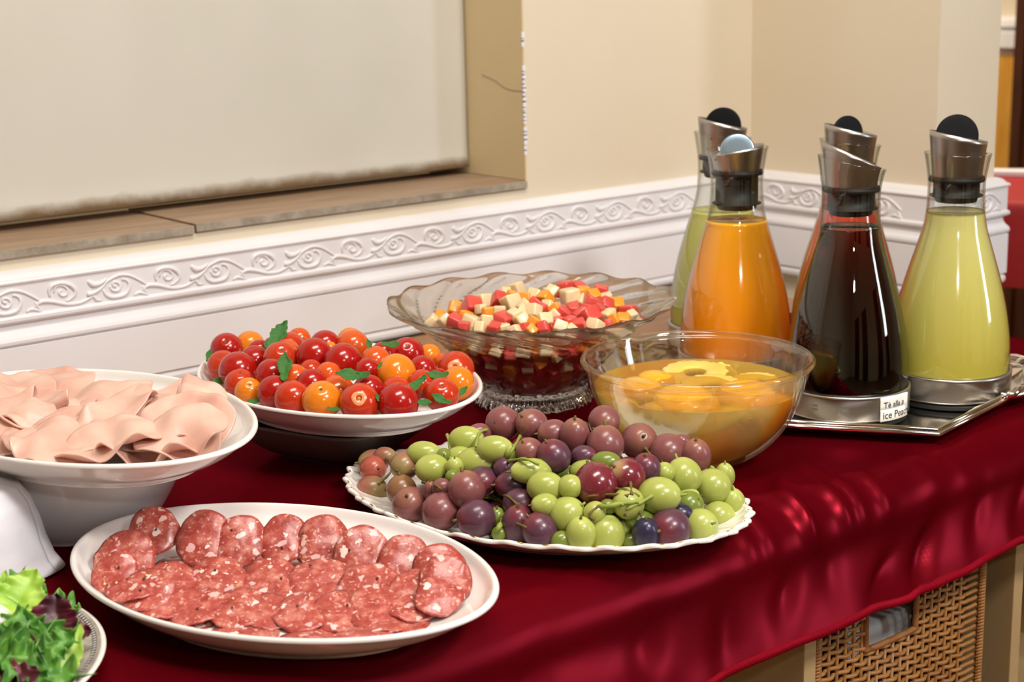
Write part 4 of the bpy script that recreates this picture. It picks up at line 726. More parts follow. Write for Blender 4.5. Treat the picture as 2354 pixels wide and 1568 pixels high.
for k in 'CALB':
    L = sorted(rowsS[k], key=lambda s: s[5])
    KR = {'C': 1.25, 'A': 1.08, 'L': 1.1, 'B': 1.14}[k]
    for j, (x, y, z, r, kk, px, py) in enumerate(L):
        lab = 'salami slice, %s in the %s' % (ORD[j], RNAME[k]) if k != 'L' else ('square-folded salami slice at the left end of the dish' if j else 'salami slice hugging the far left rim of its dish')
        ca, sa = cos(radians(-71.7)), sin(radians(-71.7)); dx, dy = x+1.336, y+.728; u_ = dx*ca+dy*sa; v_ = -dx*sa+dy*ca; e = sqrt((u_/(.186-r*KR*.8))**2+(v_/(.122-r*KR*.62))**2)
        if e > 1: u_ /= e; v_ /= e; x = -1.336+u_*ca-v_*sa; y = -.728+u_*sa+v_*ca; z += .003*min(3, (e-1)*10)
        if k == 'C': z += .005
        sx_ = sqrt((u_/.1925)**2+(v_/.1285)**2)+r*KR*.85/.15; z = max(z, T+.0075+.030*max(0, (min(sx_, 1.0)-.70)/.30)**1.2) if k in 'CL' else z
        tilt = {'C': 18, 'A': 46, 'L': 36, 'B': 27}[k]+rs_.uniform(-4, 4)
        yaw = (px-665)/500*-16
        o = link('salami_slice', slice_mesh(rs_.randint(0, 9999), r*KR, .9 if k == 'A' else .2), None, (x, y, z+.004))
        mz = Matrix.Rotation(rs_.uniform(-.2, .2), 3, 'Z'); up_ = Vector((0, 0, 1))*cos(radians(tilt))-SV*sin(radians(tilt))-SD*sin(radians(yaw))*.4
        up_.normalize(); rt2 = SD-up_*SD.dot(up_); rt2.normalize(); fw = up_.cross(rt2)
        R3 = Matrix((rt2, fw, up_)).transposed(); o.rotation_euler = (R3 @ mz).to_euler(); tag(o, lab, 'salami', 'salami slices'); settle_in(o, (-1.336, -.728), .1925, .1285, radians(-71.7), DZ)
        for q in range(rs_.choice((0, 1, 1, 2))):
            a = rs_.uniform(0, 6.28); rr3 = r*rs_.uniform(.2, .8); v, f = ball(.0011, .0011, .0008, 8, 6); pc = link('peppercorn', MB().add(v, f).mesh('peppercorn', 'peppercorn' if q == 0 else 'garlic_fleck'), o, (rr3*cos(a), rr3*sin(a), -.10*(rr3*cos(a))**2/r-.07*(rr3*sin(a))**2/r+.0012))
# bed of slices hidden below
for j in range(14):
    a = 2*pi*j/14; ca, sa = cos(radians(-71.7)), sin(radians(-71.7)); u_, v_ = .115*cos(a), .070*sin(a)
    o = link('salami_slice', slice_mesh(500+j, .026), None, (-1.336+u_*ca-v_*sa, -.728+u_*sa+v_*ca, T+.0145), (radians(6)*sin(a), -radians(6)*cos(a), a)); tag(o, 'salami slice lying flat under the others on the dish floor', 'salami', 'buried salami slices')
for j in range(6):
    u_ = -.10+.04*j; o = link('salami_slice', slice_mesh(600+j, .030), None, (-1.336+u_*ca, -.728+u_*sa, T+.0160+.0012*(j % 2)), (0, 0, j)); tag(o, 'salami slice lying flat under the others on the dish floor', 'salami', 'buried salami slices')
# ---------------------------------------------------------------- ham
def ham_mesh(seed, r, mode, amp=1.0):
    rs = random.Random(seed); s1, s2 = rs.uniform(0, 50), rs.uniform(0, 50); aa = rs.uniform(0, pi)
    def fn(u, v):
        a, b = (u-.5)*2, (v-.5)*2
        k = sqrt(max(a*a, b*b)); l = sqrt(a*a+b*b) or 1; a2, b2 = a*k/l, b*k/l   # square to disc
        if rs is None: pass
        edge = 1+.07*noise.noise(Vector((a2*2, b2*2, s1)))
        x, y = a2*r*edge, b2*r*.85*edge
        z = .012*amp*noise.noise(Vector((x*22, y*22, s1)))+.0045*amp*noise.noise(Vector((x*48, y*40, s2)))
        p = x*cos(aa)+y*sin(aa)
        z += .006*amp*noise.noise(Vector((p*34, s1, 0)))
        if mode == 1:   # one side folded back over
            t = (y/r+.15)
            if t > 0:
                R_ = .0035; th = t*r/R_
                if th < pi: y = -.15*r+R_*sin(th); z += R_*(1-cos(th))
                else: y = -.15*r-(t*r-pi*R_); z += 2*R_+.002*sin(x*70+s1)
        if mode == 2:   # ruffled edge
            z += .010*amp*max(0, b2)**2*(1+sin(x*110+s2))
        return (x, y, z)
    v, f = grid(fn, 54, 54); me = MB().add(v, f).mesh('ham_slice', 'ham'); return solid(me, .0016)
HAM = [  # u along long axis (-1 left/far .. +1 right/near), v across (+ = towards wall), height, size, mode, rot, tilt toward viewer, label
 (-.42, .00, .030, .060, 0, 0.3, 0, 'pink ham slice spread over the far end of the dish'),
 (-.05, .05, .031, .062, 0, 1.2, 0, 'pink ham slice lying flat under the folds in the dish centre'),
 (.35, .00, .031, .060, 0, 2.0, 0, 'pink ham slice spread over the near right half of the dish'),
 (.66, -.02, .033, .046, 2, 2.6, 14, 'ham slice with ruffled edge at the right end of the dish'),
 (-.02, .52, .036, .050, 1, .2, 16, 'ham slice with a brown-edged fold at the back centre'),
 (-.40, .55, .036, .050, 1, -.4, 14, 'folded ham slice at the back left of the dish'),
 (.38, .45, .038, .046, 1, .9, 18, 'folded ham slice with deep pocket at the back right'),
 (.62, .30, .041, .038, 2, 2.3, 26, 'rolled ham slice standing up beside the right rim'),
 (-.12, -.12, .040, .050, 1, -.9, 8, 'ham slice folded to a point in the middle of the pile'),
 (.22, -.42, .038, .052, 0, 1.9, 8, 'broad smooth ham slice along the front rim'),
 (-.30, -.40, .038, .048, 1, 2.7, 8, 'ham slice with a dark open fold at the front left'),
 (-.62, -.10, .040, .044, 2, .4, 10, 'ham slice bunched at the far left end of the dish'),
 (.55, -.35, .038, .042, 2, 3.0, 10, 'ham slice draped along the front right rim'),
 (.08, .12, .043, .044, 1, .5, 12, 'topmost ham slice folded across the centre of the pile'),
 (-.05, -.66, .036, .044, 0, .8, 14, 'ham slice lapping the near rim at the front centre'),
 (.40, -.62, .037, .040, 2, 1.7, 14, 'small ham slice lapping the near rim at the front right'),
 (-.50, -.62, .036, .044, 1, -.2, 12, 'ham slice lapping the near rim at the front left'),
 (.80, .05, .039, .036, 2, 2.9, 20, 'crumpled ham slice touching the right-hand rim'),
 (-.60, .35, .038, .042, 0, 1.4, 8, 'smooth ham slice at the back left end'),
]
ca, sa = cos(radians(-82)), sin(radians(-82))
for k, (u_, v_, h, r, md, rot, tilt, lab) in enumerate(HAM):
    x = -1.374+u_*.185*ca-v_*.104*sa; y = -.462+u_*.185*sa+v_*.104*ca
    o = link('ham_slice', ham_mesh(40+k, r*1.1, md, 1.15), None, (x, y, T+.079+h-.004)); R3 = Matrix.Rotation(radians(tilt), 3, SD) @ Matrix.Rotation(rot, 3, 'Z'); o.rotation_euler = R3.to_euler()
    tag(o, lab, 'ham', 'ham slices'); settle_in(o, (-1.374, -.462), .198, .1262, radians(-82), T+.079)
# ================================================================ crystal bowl with fruit cubes
KX, KY = -.803, -.399
kb = empty('crystal_bowl', (KX, KY, T+.0025), 'cut-crystal bowl with wavy rim and swirled ribs, heaped with diced melon', 'bowl')
HB = .1165
def kprof():
    o = cr([(.001, .010), (.045, .0095), (.058, .006), (.063, .0), (.0665, .001), (.0665, .006), (.0625, .012), (.0615, .018), (.070, .030), (.081, .046), (.098, .066), (.122, .087), (.148, .105), (.163, .1145), (.1665, .1175)], 6)
    i = cr([(.1655, .1195), (.160, .1170), (.145, .1085), (.119, .091), (.094, .070), (.077, .050), (.064, .033), (.052, .022), (.030, .018), (.001, .018)], 6)
    return o, i
ko, ki = kprof(); NO = len(ko)
def kfn(r, z, th, i):
    t = max(0, min(1, (z-.045)/.07)); rim = max(0, (z-.085)/.035)
    r *= 1+.010*rim*cos(16*th); z2 = z+.0020*rim*rim*cos(16*th+.6)
    if i < NO:
        if z > .055: r += -.0038*abs(sin(9*(th+3.2*(z-.055)*7)))*min(1, (z-.055)/.01)
        elif z > .018: r += -.0040*abs(sin(8*(th+z*12))) - .0034*abs(sin(8*(th-z*12)))+.003
        elif z > .0005: r += .0022*cos(44*th)+.001*sin(17*th)
        else: r += .0012*cos(44*th)
    return (r*cos(th), r*sin(th), z2)
v, f = lathe(ko+ki, 352, kfn); link('bowl_body', MB().add(v, f).mesh('bowl_body', 'crystal'), kb)
mass = cr([(.001, .020), (.050, .023), (.062, .034), (.075, .050), (.092, .070), (.103, .080), (.090, .088), (.05, .098), (.001, .103)], 4)
v, f = lathe(mass, 96); tag(link('fruit_juice', MB().add([(x, y, z) for x, y, z in v], f).mesh('fruit_juice', 'fruit_mass'), None, (KX, KY, T+.0025)), 'packed red-orange fruit and juice filling the lower crystal bowl', 'fruit salad', kind='stuff')
def cube_mesh(c, seed):
    rs = random.Random(seed); v = [((sx+rs.uniform(-.18, .18)), (sy+rs.uniform(-.18, .18)), (sz+rs.uniform(-.22, .15))) for sz in (-1, 1) for sy in (-1, 1) for sx in (-1, 1)]
    m = MB(); m.v = v; m.f = [(0, 2, 3, 1), (4, 5, 7, 6), (0, 1, 5, 4), (2, 6, 7, 3), (0, 4, 6, 2), (1, 3, 7, 5)]; me = m.mesh('melon_cube', 'melon_'+c, True, bevel=.26)
    return me
CM = {c: [cube_mesh(c, ord(c)*7+s) for s in range(5)] for c in 'RWO'}
CN = {'R': 'red watermelon', 'W': 'pale green-white melon', 'O': 'orange cantaloupe'}
rc = random.Random(9); cub = DATA['cube']; cyb = [752, 737, 722, 706, 688, 672]
CR_ = ['front edge of the heap', 'second tier from the front', 'third tier from the front', 'middle tier', 'third tier from the top', 'second tier from the top', 'topmost tier']
crow = [[] for _ in range(7)]
for q in cub: crow[sum(1 for b in cyb if q[6] < b)].append(q)
for k, row in enumerate(crow):
    row.sort(key=lambda t: t[5])
    for j, (x, y, z, r, c, px, py) in enumerate(row):
        s = r*.98; o = link('melon_cube', rc.choice(CM[c]), None, (x, y, z), (rc.uniform(0, 6), rc.uniform(0, 6), rc.uniform(0, 6))); o.scale = (s, s, s*rc.uniform(.8, 1.1))
        tag(o, '%s cube, %s in the %s' % (CN[c], ORD[j], CR_[k]), 'melon cube', 'diced melon in the crystal bowl')
for k in range(230):
    a = rc.uniform(0, 2*pi); lv = rc.random(); zz = .050+lv*.036; R0 = .0775+(zz-.05)*.93; s = .0066
    x, y, z = KX+(R0-.008)*cos(a), KY+(R0-.008)*sin(a), T+.0025+zz
    if any((x-p[0])**2+(y-p[1])**2+(z-p[2])**2 < (1.25*s+.8*p[3])**2 for p in cub): continue
    cub.append([x, y, z, s]); c = rc.choice('RWOROW'); o = link('melon_cube', rc.choice(CM[c]), None, (x, y, z), (rc.uniform(0, 6), rc.uniform(0, 6), rc.uniform(0, 6))); o.scale = (s, s, s)
    tag(o, '%s cube pressed against the inside wall of the crystal bowl' % CN[c], 'melon cube', {'R': 'watermelon cubes seen through the crystal', 'W': 'pale melon cubes seen through the crystal', 'O': 'cantaloupe cubes seen through the crystal'}[c])
# ================================================================ glass bowl of fruit in syrup
GX, GY = -.826, -.686
gbz = T+.0025
gbw = empty('glass_bowl', (GX, GY, gbz), 'clear round glass bowl of peaches and pineapple in yellow syrup', 'bowl')
go_ = cr([(.001, .0), (.036, .0), (.050, .003), (.070, .016), (.088, .036), (.1005, .060), (.1085, .084), (.1125, .0985), (.1150, .1005), (.1168, .1035), (.1155, .1065), (.1125, .1072), (.1100, .1050), (.1085, .0985), (.1050, .084), (.0970, .060), (.0845, .038), (.0665, .020), (.048, .008), (.034, .0050), (.001, .0045)], 4)
v, f = lathe(go_, 128); link('bowl_body', MB().add(v, f).mesh('bowl_body', 'bowl_glass'), gbw)
WL = .0775
body = cr([(.001, .0047), (.034, .0053), (.048, .0083), (.0663, .0203), (.0843, .0383), (.0968, .0603), (.1022, WL-.001), (.1026, WL)], 4)
v, f = lathe(body, 128); sy_ = link('fruit_syrup', MB().add(v, f).mesh('fruit_syrup', 'syrup_body'), None, (GX, GY, gbz)); tag(sy_, 'cloudy yellow syrup filling the round glass bowl', 'syrup')
v, f = lathe([(.001, WL), (.05, WL), (.098, WL), (.1015, WL+.0006), (.1026, WL+.0014)], 128); link('syrup_surface', MB().add(v, f).mesh('syrup_surface', 'syrup_top'), sy_)
def peach_mesh(s):
    v, f = ball(1, .92, .62, 24, 14, lambda x, y, z: (x, y, z if z > 0 else z*.35-.12*exp(-((x*x+y*y)/.12))*-1)); return MB().add(v, f).mesh('peach_half', 'peach')
PMs = peach_mesh(1)
def pine_mesh():
    def fn(r, z, th, i): q = 1+.04*cos(15*th); return (r*q*cos(th), r*q*sin(th), z+.03*sin(th*2)) 
    v, f = lathe(cr([(.36, -.13), (.90, -.16), (1.0, -.06), (1.0, .08), (.90, .15), (.38, .13)], 3, True), 48, fn, True); return MB().add(v, f).mesh('pineapple_ring', 'pineapple')
PNs = pine_mesh(); rp = random.Random(4)
items = [('p', -.062, .005, .072, .025), ('p', -.016, -.040, .069, .033), ('n', .016, .012, .0715, .030), ('p', .050, -.022, .069, .032), ('n', .005, .060, .0735, .034), ('n', .068, .022, .0725, .024), ('p', -.040, .045, .072, .021), ('n', -.035, -.068, .0665, .030), ('n', .030, -.074, .0655, .028), ('p', .074, -.040, .0660, .024)]
LB = ['orange peach half at the left of the bowl surface', 'peach half at the front centre of the bowl surface', 'pineapple ring floating at the centre of the bowl', 'peach half right of centre near the bowl surface', 'pale pineapple ring at the back of the bowl surface', 'pale pineapple ring poking up at the right of the bowl surface', 'peach half behind the leftmost one in the bowl', 'pineapple ring pressed on the front left glass', 'pineapple ring pressed on the front centre glass', 'peach half pressed on the front right glass']
vr = Vector((.78, -.62, 0)); vf = Vector((.607, .761, 0))
for (k, u_, w_, zz, s), lab in zip(items, LB):
    p = Vector((GX, GY, gbz+zz))+vr*u_*.92+vf*w_*.92
    o = link('peach_half' if k == 'p' else 'pineapple_ring', PMs if k == 'p' else PNs, None, p, (rp.uniform(-.12, .12), rp.uniform(-.12, .12), rp.uniform(0, 6))); o.scale = (s, s, s*(.8 if k == 'p' else .9)); tag(o, lab, 'peach' if k == 'p' else 'pineapple', 'fruit pieces in syrup')
for k in range(46):
    a = rp.uniform(0, 2*pi); zz = rp.uniform(.016, .066); Rm = .052+.9*(zz-.012)**.9 if zz < .03 else .068+(zz-.03)*.85; s = rp.uniform(.015, .024); q = rp.choice((1, 1, .5)); rr4 = max(0, (Rm-s*.62))*q
    pk = sin(a-.3) < .3 and rp.random() < .75
    o = link('peach_half' if pk else 'pineapple_ring', PMs if pk else PNs, None, (GX+rr4*cos(a), GY+rr4*sin(a), gbz+zz), (pi/2+rp.uniform(-.4, .4)*0+.3, 0, a+pi/2)); o.scale = (s, s*.9, s*.45)
    tag(o, ('blurred peach piece sunk in the cloudy syrup' if pk else 'blurred pineapple piece sunk in the cloudy syrup'), 'peach' if pk else 'pineapple', 'sunken peach pieces' if pk else 'sunken pineapple pieces')
# ================================================================ tray
D1 = Vector((.5684, -.8227, 0)); D2 = Vector((.8227, .5684, 0))
def TP(a, b, z): return D1*a+D2*b+Vector((0, 0, z))
TC = D1*.172+D2*(-.755)
tr = empty('serving_tray', (TC.x, TC.y, T+.003), 'silver eight-sided tray with twisted handles carrying the juice carafes', 'tray')
def octo(a0, a1, b0, b1, c): return [(a0+c, b0), (a1-c, b0), (a1, b0+c), (a1, b1-c), (a1-c, b1), (a0+c, b1), (a0, b1-c), (a0, b0+c)]
HA, HBW = .246, .246
def ring_(off, z): k = 1+off/.225; return [TP(a*k, b*k, z) for a, b in ((-.155, -.223), (.155, -.223), (.246, -.022), (.246, .058), (.165, .223), (-.155, .223), (-.246, .058), (-.246, -.022))]
rings = [ring_(-.030, .0015), ring_(-.016, .0020), ring_(-.006, .010), ring_(0, .0155), ring_(.003, .0155), ring_(0.0, .0135), ring_(-.008, .007), ring_(-.018, 0), ring_(-.030, 0)]
m = MB(); n = 8
vv = [p for r_ in rings for p in r_]; ff = [(i*n+k, i*n+(k+1) % n, (i+1)*n+(k+1) % n, (i+1)*n+k) for i in range(len(rings)-1) for k in range(n)]+[tuple(range(n)), tuple(reversed(range((len(rings)-1)*n, len(rings)*n)))]
m.add(vv, ff); link('tray_body', m.mesh('tray_body', 'silver', False, bevel=.0006), tr)
for off, z, rr5 in ((.001, .0175, .0024), (.0035, .0135, .0026)):
    P = ring_(off, z); m = MB().add(*tube(P+[P[0], P[1]], rr5, 8)); link('beaded_rim', m.mesh('beaded_rim', 'silver'), tr)
def handle(sg):
    h = MB()
    for ph in (0, pi):
        pts = []
        for i in range(61):
            t = i/60; b = -.078+.175*t; a = .222+.040*sin(pi*t)**.6; zz = .0175+.008*sin(pi*t); ro = .0040*(1-.3*abs(2*t-1)); an = t*22+ph
            pts.append(TP(sg*(a+ro*cos(an)), b, zz+ro*sin(an)))
        h.add(*tube(pts, [.0050*(.75+.25*sin(pi*i/60)) for i in range(61)], 8))
    for s2 in (-1, 1):   # leafy scroll where it joins
        pts = [TP(sg*(.246-.0052*i+.003*cos(i*.8)), s2*(.055+.0060*i)+.01, .0120-.0004*i+.003*sin(i*.9)) for i in range(13)]; h.add(*tube(pts, [.0048-.0003*i for i in range(13)], 8))
        pts = [TP(sg*(.250-.0040*i), s2*(.050+.0040*i)+.01, .018-.0012*i) for i in range(12)]; h.add(*tube(pts, [.0034-.0002*i for i in range(12)], 8))
    link('handle', h.mesh('handle', 'silver'), tr)
handle(1); handle(-1)
# ================================================================ carafes
GPRO_O = [(.0001, .0), (.050, .0), (.060, .004), (.0645, .014), (.0658, .034), (.0652, .056), (.0625, .080), (.0575, .106), (.0500, .134), (.0415, .162), (.0350, .184), (.0322, .200), (.0312, .214), (.0308, .226), (.0312, .238), (.0328, .250), (.0345, .260), (.0362, .2675)]
def carafe(name, label, x, y, jm, level, fun, slant=0, sl_dir=0, group='juice carafes', lidd=None, funh=.034, fsl=.013, fdir=0, glass_h=1.0, stopz=.215):
    """fun: funnel tilt; fdir: direction (world angle) in which the funnel's lip is highest"""
    z0 = T+.0125; root = empty(name, (x, y, z0), label, 'carafe', group)
    def fn(r, z, th, i):
        k = max(0, (z-.235)/.0325); return (r*cos(th), r*sin(th), z+slant*k*k*(r/.036)*cos(th-sl_dir))
    outer = cr([(r, z+.004) if z == 0 else (r, z+.002) for r, z in GPRO_O], 4)
    inner = [(max(.0001, r-.0014), z+(.0025 if z < .02 else 0)) for r, z in reversed(outer)]
    v, f = lathe(outer+inner, 96, fn); link('glass_body', MB().add(v, f).mesh('glass_body', 'clear_glass'), root)
    jp = [(max(.0001, r-.0009), z+.0004) for r, z in outer if z < level]; rl = jp[-1][0]
    jp += [(rl+.0002, level), (rl-.0015, level-.0012), (.001, level-.0014)]
    v, f = lathe(jp, 96); link('juice', MB().add(v, f).mesh('juice', jm), root)
    # stopper: rubber plug with two rings
    gz = .2415
    v, f = lathe([(.0001, stopz), (.0215, stopz), (.0228, stopz+.0015), (.0236, stopz+.006), (.0285 if stopz else .0285, stopz+.0063), (.0288, stopz+.0075), (.0250, stopz+.0080), (.0250, gz-.003), (.0298, gz-.0028), (.0304, gz-.0005), (.0298, gz+.0022), (.0262, gz+.003), (.0001, gz+.003)], 64); link('rubber_stopper', MB().add(v, f).mesh('rubber_stopper', 'rubber'), root)
    rb_, rt3, hf = .0268, .0312, funh
    def ff2(r, z, th, i):
        t = (z-gz-.003)/hf; t = max(0, t); return (r*cos(th), r*sin(th), z+fsl*t*t*(r/.03)*cos(th-fdir))
    fo = [(rb_, gz+.002), (rb_+.0004, gz+.004)]+[(rb_+(rt3-rb_)*q/8, gz+.003+hf*q/8) for q in range(1, 9)]; fi = [(r-.0009, z) for r, z in reversed(fo)]+[(.0001, gz+.004)]
    v, f = lathe(fo+fi, 72, ff2); fo_ = link('steel_funnel', MB().add(v, f).mesh('steel_funnel', 'steel'), root)
    hm = MB(); hth = fun
    v, f = ball(.0011, .0011, .0008, 8, 6); o = link('rivet', MB().add(v, f).mesh('rivet', 'rubber'), fo_, (.0302*cos(hth), .0302*sin(hth), gz+.003+hf*.55))
    if lidd:
        mat_, rr6, cz, ax, tl, off = lidd
        P = cr([(.0001, -.0012), (rr6*.96, -.0012), (rr6, 0), (rr6*.96, .0012), (.0001, .0014)], 3); v, f = lathe(P, 48)
        o = link('lid_disc', MB().add(v, f).mesh('lid_disc', mat_), root, (off*cos(ax), off*sin(ax), cz)); d = Vector((cos(ax)*cos(tl), sin(ax)*cos(tl), sin(tl))); o.rotation_euler = toward(d)
        if mat_ == 'blue_reflect_lid': o['label'] = 'lid disc tinted pale blue for reflected daylight'
    return root
def stand(label, x, y, rlow=.0672, rtop=.0690, h=.0285):
    s = empty('carafe_stand', (x, y, T+.0050), label, 'stand', 'steel carafe stands')
    P = [(.0640, .0085), (rlow, .0080), (rlow+.0005, .010), (rtop-.0004, h+.004), (rtop-.0002, h+.0065), (rtop-.0022, h+.0082), (rtop-.0042, h+.0060), (.0640, .0120)]
    v, f = lathe(P, 96, None, True); ring = link('steel_ring', MB().add(v, f).mesh('steel_ring', 'steel'), s)
    v, f = lathe([(.0001, .0), (.060, .0), (.0655, .001), (.0668, .0035), (.0655, .0062), (.0620, .0070), (.0001, .0070)], 96); link('rubber_foot', MB().add(v, f).mesh('rubber_foot', 'rubber'), s)
    return s, ring
camdir = atan2(-.626, -.78)     # direction from the carafes towards the viewer
rd = atan2(-.62, .78)           # viewer's right
CA = dict(brown=(-.596, -.6885), green=(-.4585, -.7235), orange=(-.5694, -.4990), red=(-.4400, -.5600), yb=(-.468, -.3795))
carafe('juice_carafe', 'carafe of orange juice with a pale blue lid disc, behind the glass bowl', *CA['orange'], 'orange_juice', .1855, camdir-.9, 0.001, rd, funh=.0235, fsl=.0060, fdir=rd-.2, lidd=('blue_reflect_lid', .0195, .2655, camdir, .30, -.002), stopz=.198)
carafe('juice_carafe', 'carafe of dark brown iced tea with paper label, nearest the front of the tray', *CA['brown'], 'iced_tea', .2005, camdir+.3, .0075, rd+pi, funh=.0330, fsl=.0140, fdir=rd+pi, stopz=.2135)
carafe('juice_carafe', 'carafe of pale yellow lemonade at the right end of the tray', *CA['green'], 'lemon_juice', .2060, rd-.2, .0010, rd+pi, funh=.0440, fsl=.0065, fdir=rd+pi, lidd=('black_lid', .0225, .2875, camdir+.2, .15, -.006), stopz=.216)
carafe('juice_carafe', 'carafe of red juice half hidden behind the dark iced tea', *CA['red'], 'red_juice', .2080, camdir+.7, .0040, rd+pi, funh=.0400, fsl=.0075, fdir=rd+pi, lidd=('black_lid', .0200, .2790, camdir+.6, .1, -.006), stopz=.216)
carafe('juice_carafe', 'carafe of greenish-yellow juice half hidden behind the orange juice', *CA['yb'], 'green_juice', .1740, camdir-.4, .0040, rd+pi, funh=.0400, fsl=.0075, fdir=rd+pi, lidd=('black_lid', .0220, .2800, camdir, .1, -.006), stopz=.216)
SL_ = dict(brown='steel ring stand with a paper label, under the dark iced tea carafe', green='brushed steel ring stand under the pale lemonade carafe', orange='steel ring stand under the orange juice carafe', red='steel ring stand under the red juice carafe', yb='steel ring stand under the greenish-yellow juice carafe')
for k, (x, y) in CA.items():
    s, ring = stand(SL_[k], x, y)
    if k == 'brown': BS, BRING = s, ring
# label strips wrapped round the brown carafe's stand, with their lettering
def wrapm(verts, th0, z0, rad): return [((rad+y)*cos(th0+x/rad), (rad+y)*sin(th0+x/rad), z0+z) for x, y, z in verts]
def text_mesh(s, size, mat, th0, z0, rad, parent, name='lettering', bold=0):
    cu = bpy.data.curves.new('t', 'FONT'); cu.body = s; cu.size = size; cu.offset = bold; cu.resolution_u = 3
    o = bpy.data.objects.new('t', cu); COL.objects.link(o); dg = bpy.context.evaluated_depsgraph_get(); me = bpy.data.meshes.new_from_object(o.evaluated_get(dg)); bpy.data.objects.remove(o)
    for v in me.vertices: v.co = Vector(wrapm([(v.co.x, 0, v.co.y)], th0, z0, rad)[0])
    me.materials.clear(); me.materials.append(M[mat]); me.name = name; l = link(name, me, parent); return l
ths = camdir+radians(31)            # start angle of the label seen from the camera
def strip(L, z0, z1, rad, tilt=0):
    v, f = grid(lambda a, b: (a*L, .0002+.0022*max(0, a-.88)*8*(1 if z1 > .026 else 0), z0+(z1-z0)*b+tilt*a), 24, 3); me = MB().add(wrapm(v, ths, 0, rad), f).mesh('paper_label', 'label_paper'); return solid(me, -.0002)
l1 = link('paper_label', strip(.040, .0205, .0350, .0694), BS); l1['label'] = 'upper torn paper label strip'
l2 = link('paper_label', strip(.044, .0085, .0215, .0700), BS); l2['label'] = 'lower paper label strip'
text_mesh('T\u00e8 alla pe', .0092, 'ink', ths+.06, .0228, .0701, l1, bold=.0001)
text_mesh('ice Peach t', .0112, 'ink', ths+.04, .0112, .0707, l2, bold=.0001)
text_mesh('eva', .0040, 'ink_grey', camdir-.52, .0235, .0690, BRING, 'engraving'); text_mesh('solo', .0040, 'ink_grey', camdir-.54, .0190, .0690, BRING, 'engraving')
# ================================================================ salad plate at the lower left
SPX, SPY = -1.619, -.680
sp = empty('salad_plate', (SPX, SPY, T+.003), 'round plate with a grey patterned band holding mixed salad leaves', 'plate')
R0 = .1455
P = cr([(.0001, .003), (.07, .003), (.085, 0), (.09, 0), (.095, .004), (.12, .0105), (.14, .0150), (.1455, .0172), (.1452, .0188), (.143, .0190), (.138, .0175), (.118, .0130), (.100, .0085), (.092, .0062), (.0001, .0058)], 3)
v, f = lathe(P, 128); link('plate_body', MB().add(v, f).mesh('plate_body', 'china'), sp)
def band(r0_, r1_, z0_, z1_, mat, name='rim_band'):
    v, f = lathe([(r0_, z0_), ((r0_+r1_)/2, (z0_+z1_)/2+.0001), (r1_, z1_)], 128); return link(name, MB().add(v, f).mesh(name, mat), sp)
b1 = band(.1160, .1422, .0140, .0200, 'plate_band'); b1['label'] = 'grey-brown printed band'
def zr_(r): return .0140+(r-.1160)*(.0058/.0252)+.0003
for r_, w_, L_, n_, mt in ((.1378, .0034, .0022, 200, 'band_dark'), (.1378, .0019, .0017, 200, 'band_light'), (.1290, .0022, .0016, 180, 'band_light')):
    m = MB()
    for k in range(n_):
        a = 2*pi*(k+(.0 if mt == 'band_dark' else .5))/n_; ca2, sa2 = cos(a), sin(a); q = [(r_-w_/2, -L_/2), (r_+w_/2, -L_/2+.0006), (r_+w_/2, L_/2+.0006), (r_-w_/2, L_/2)]
        m.add([(x*ca2-y*sa2, x*sa2+y*ca2, zr_(x)+.0001) for x, y in q], [(0, 1, 2, 3)])
    link('band_pattern', m.mesh('band_pattern', mt, False), sp)['kind'] = 'stuff'
m = MB()
for k in range(40):
    a = 2*pi*k/40
    for sgn in (-1, 1):
        for j in range(5):
            r1, r2 = .096+j*.004, .103+j*.003; a1, a2 = a+sgn*(.012+j*.004), a+sgn*(.045+j*.006); m.add(*tube([(r1*cos(a1), r1*sin(a1), .0082+(r1-.09)*.17), (r2*cos(a2), r2*sin(a2), .0082+(r2-.09)*.17)], .0004, 4))
link('leaf_print', m.mesh('leaf_print', 'band_dark'), sp)['kind'] = 'stuff'
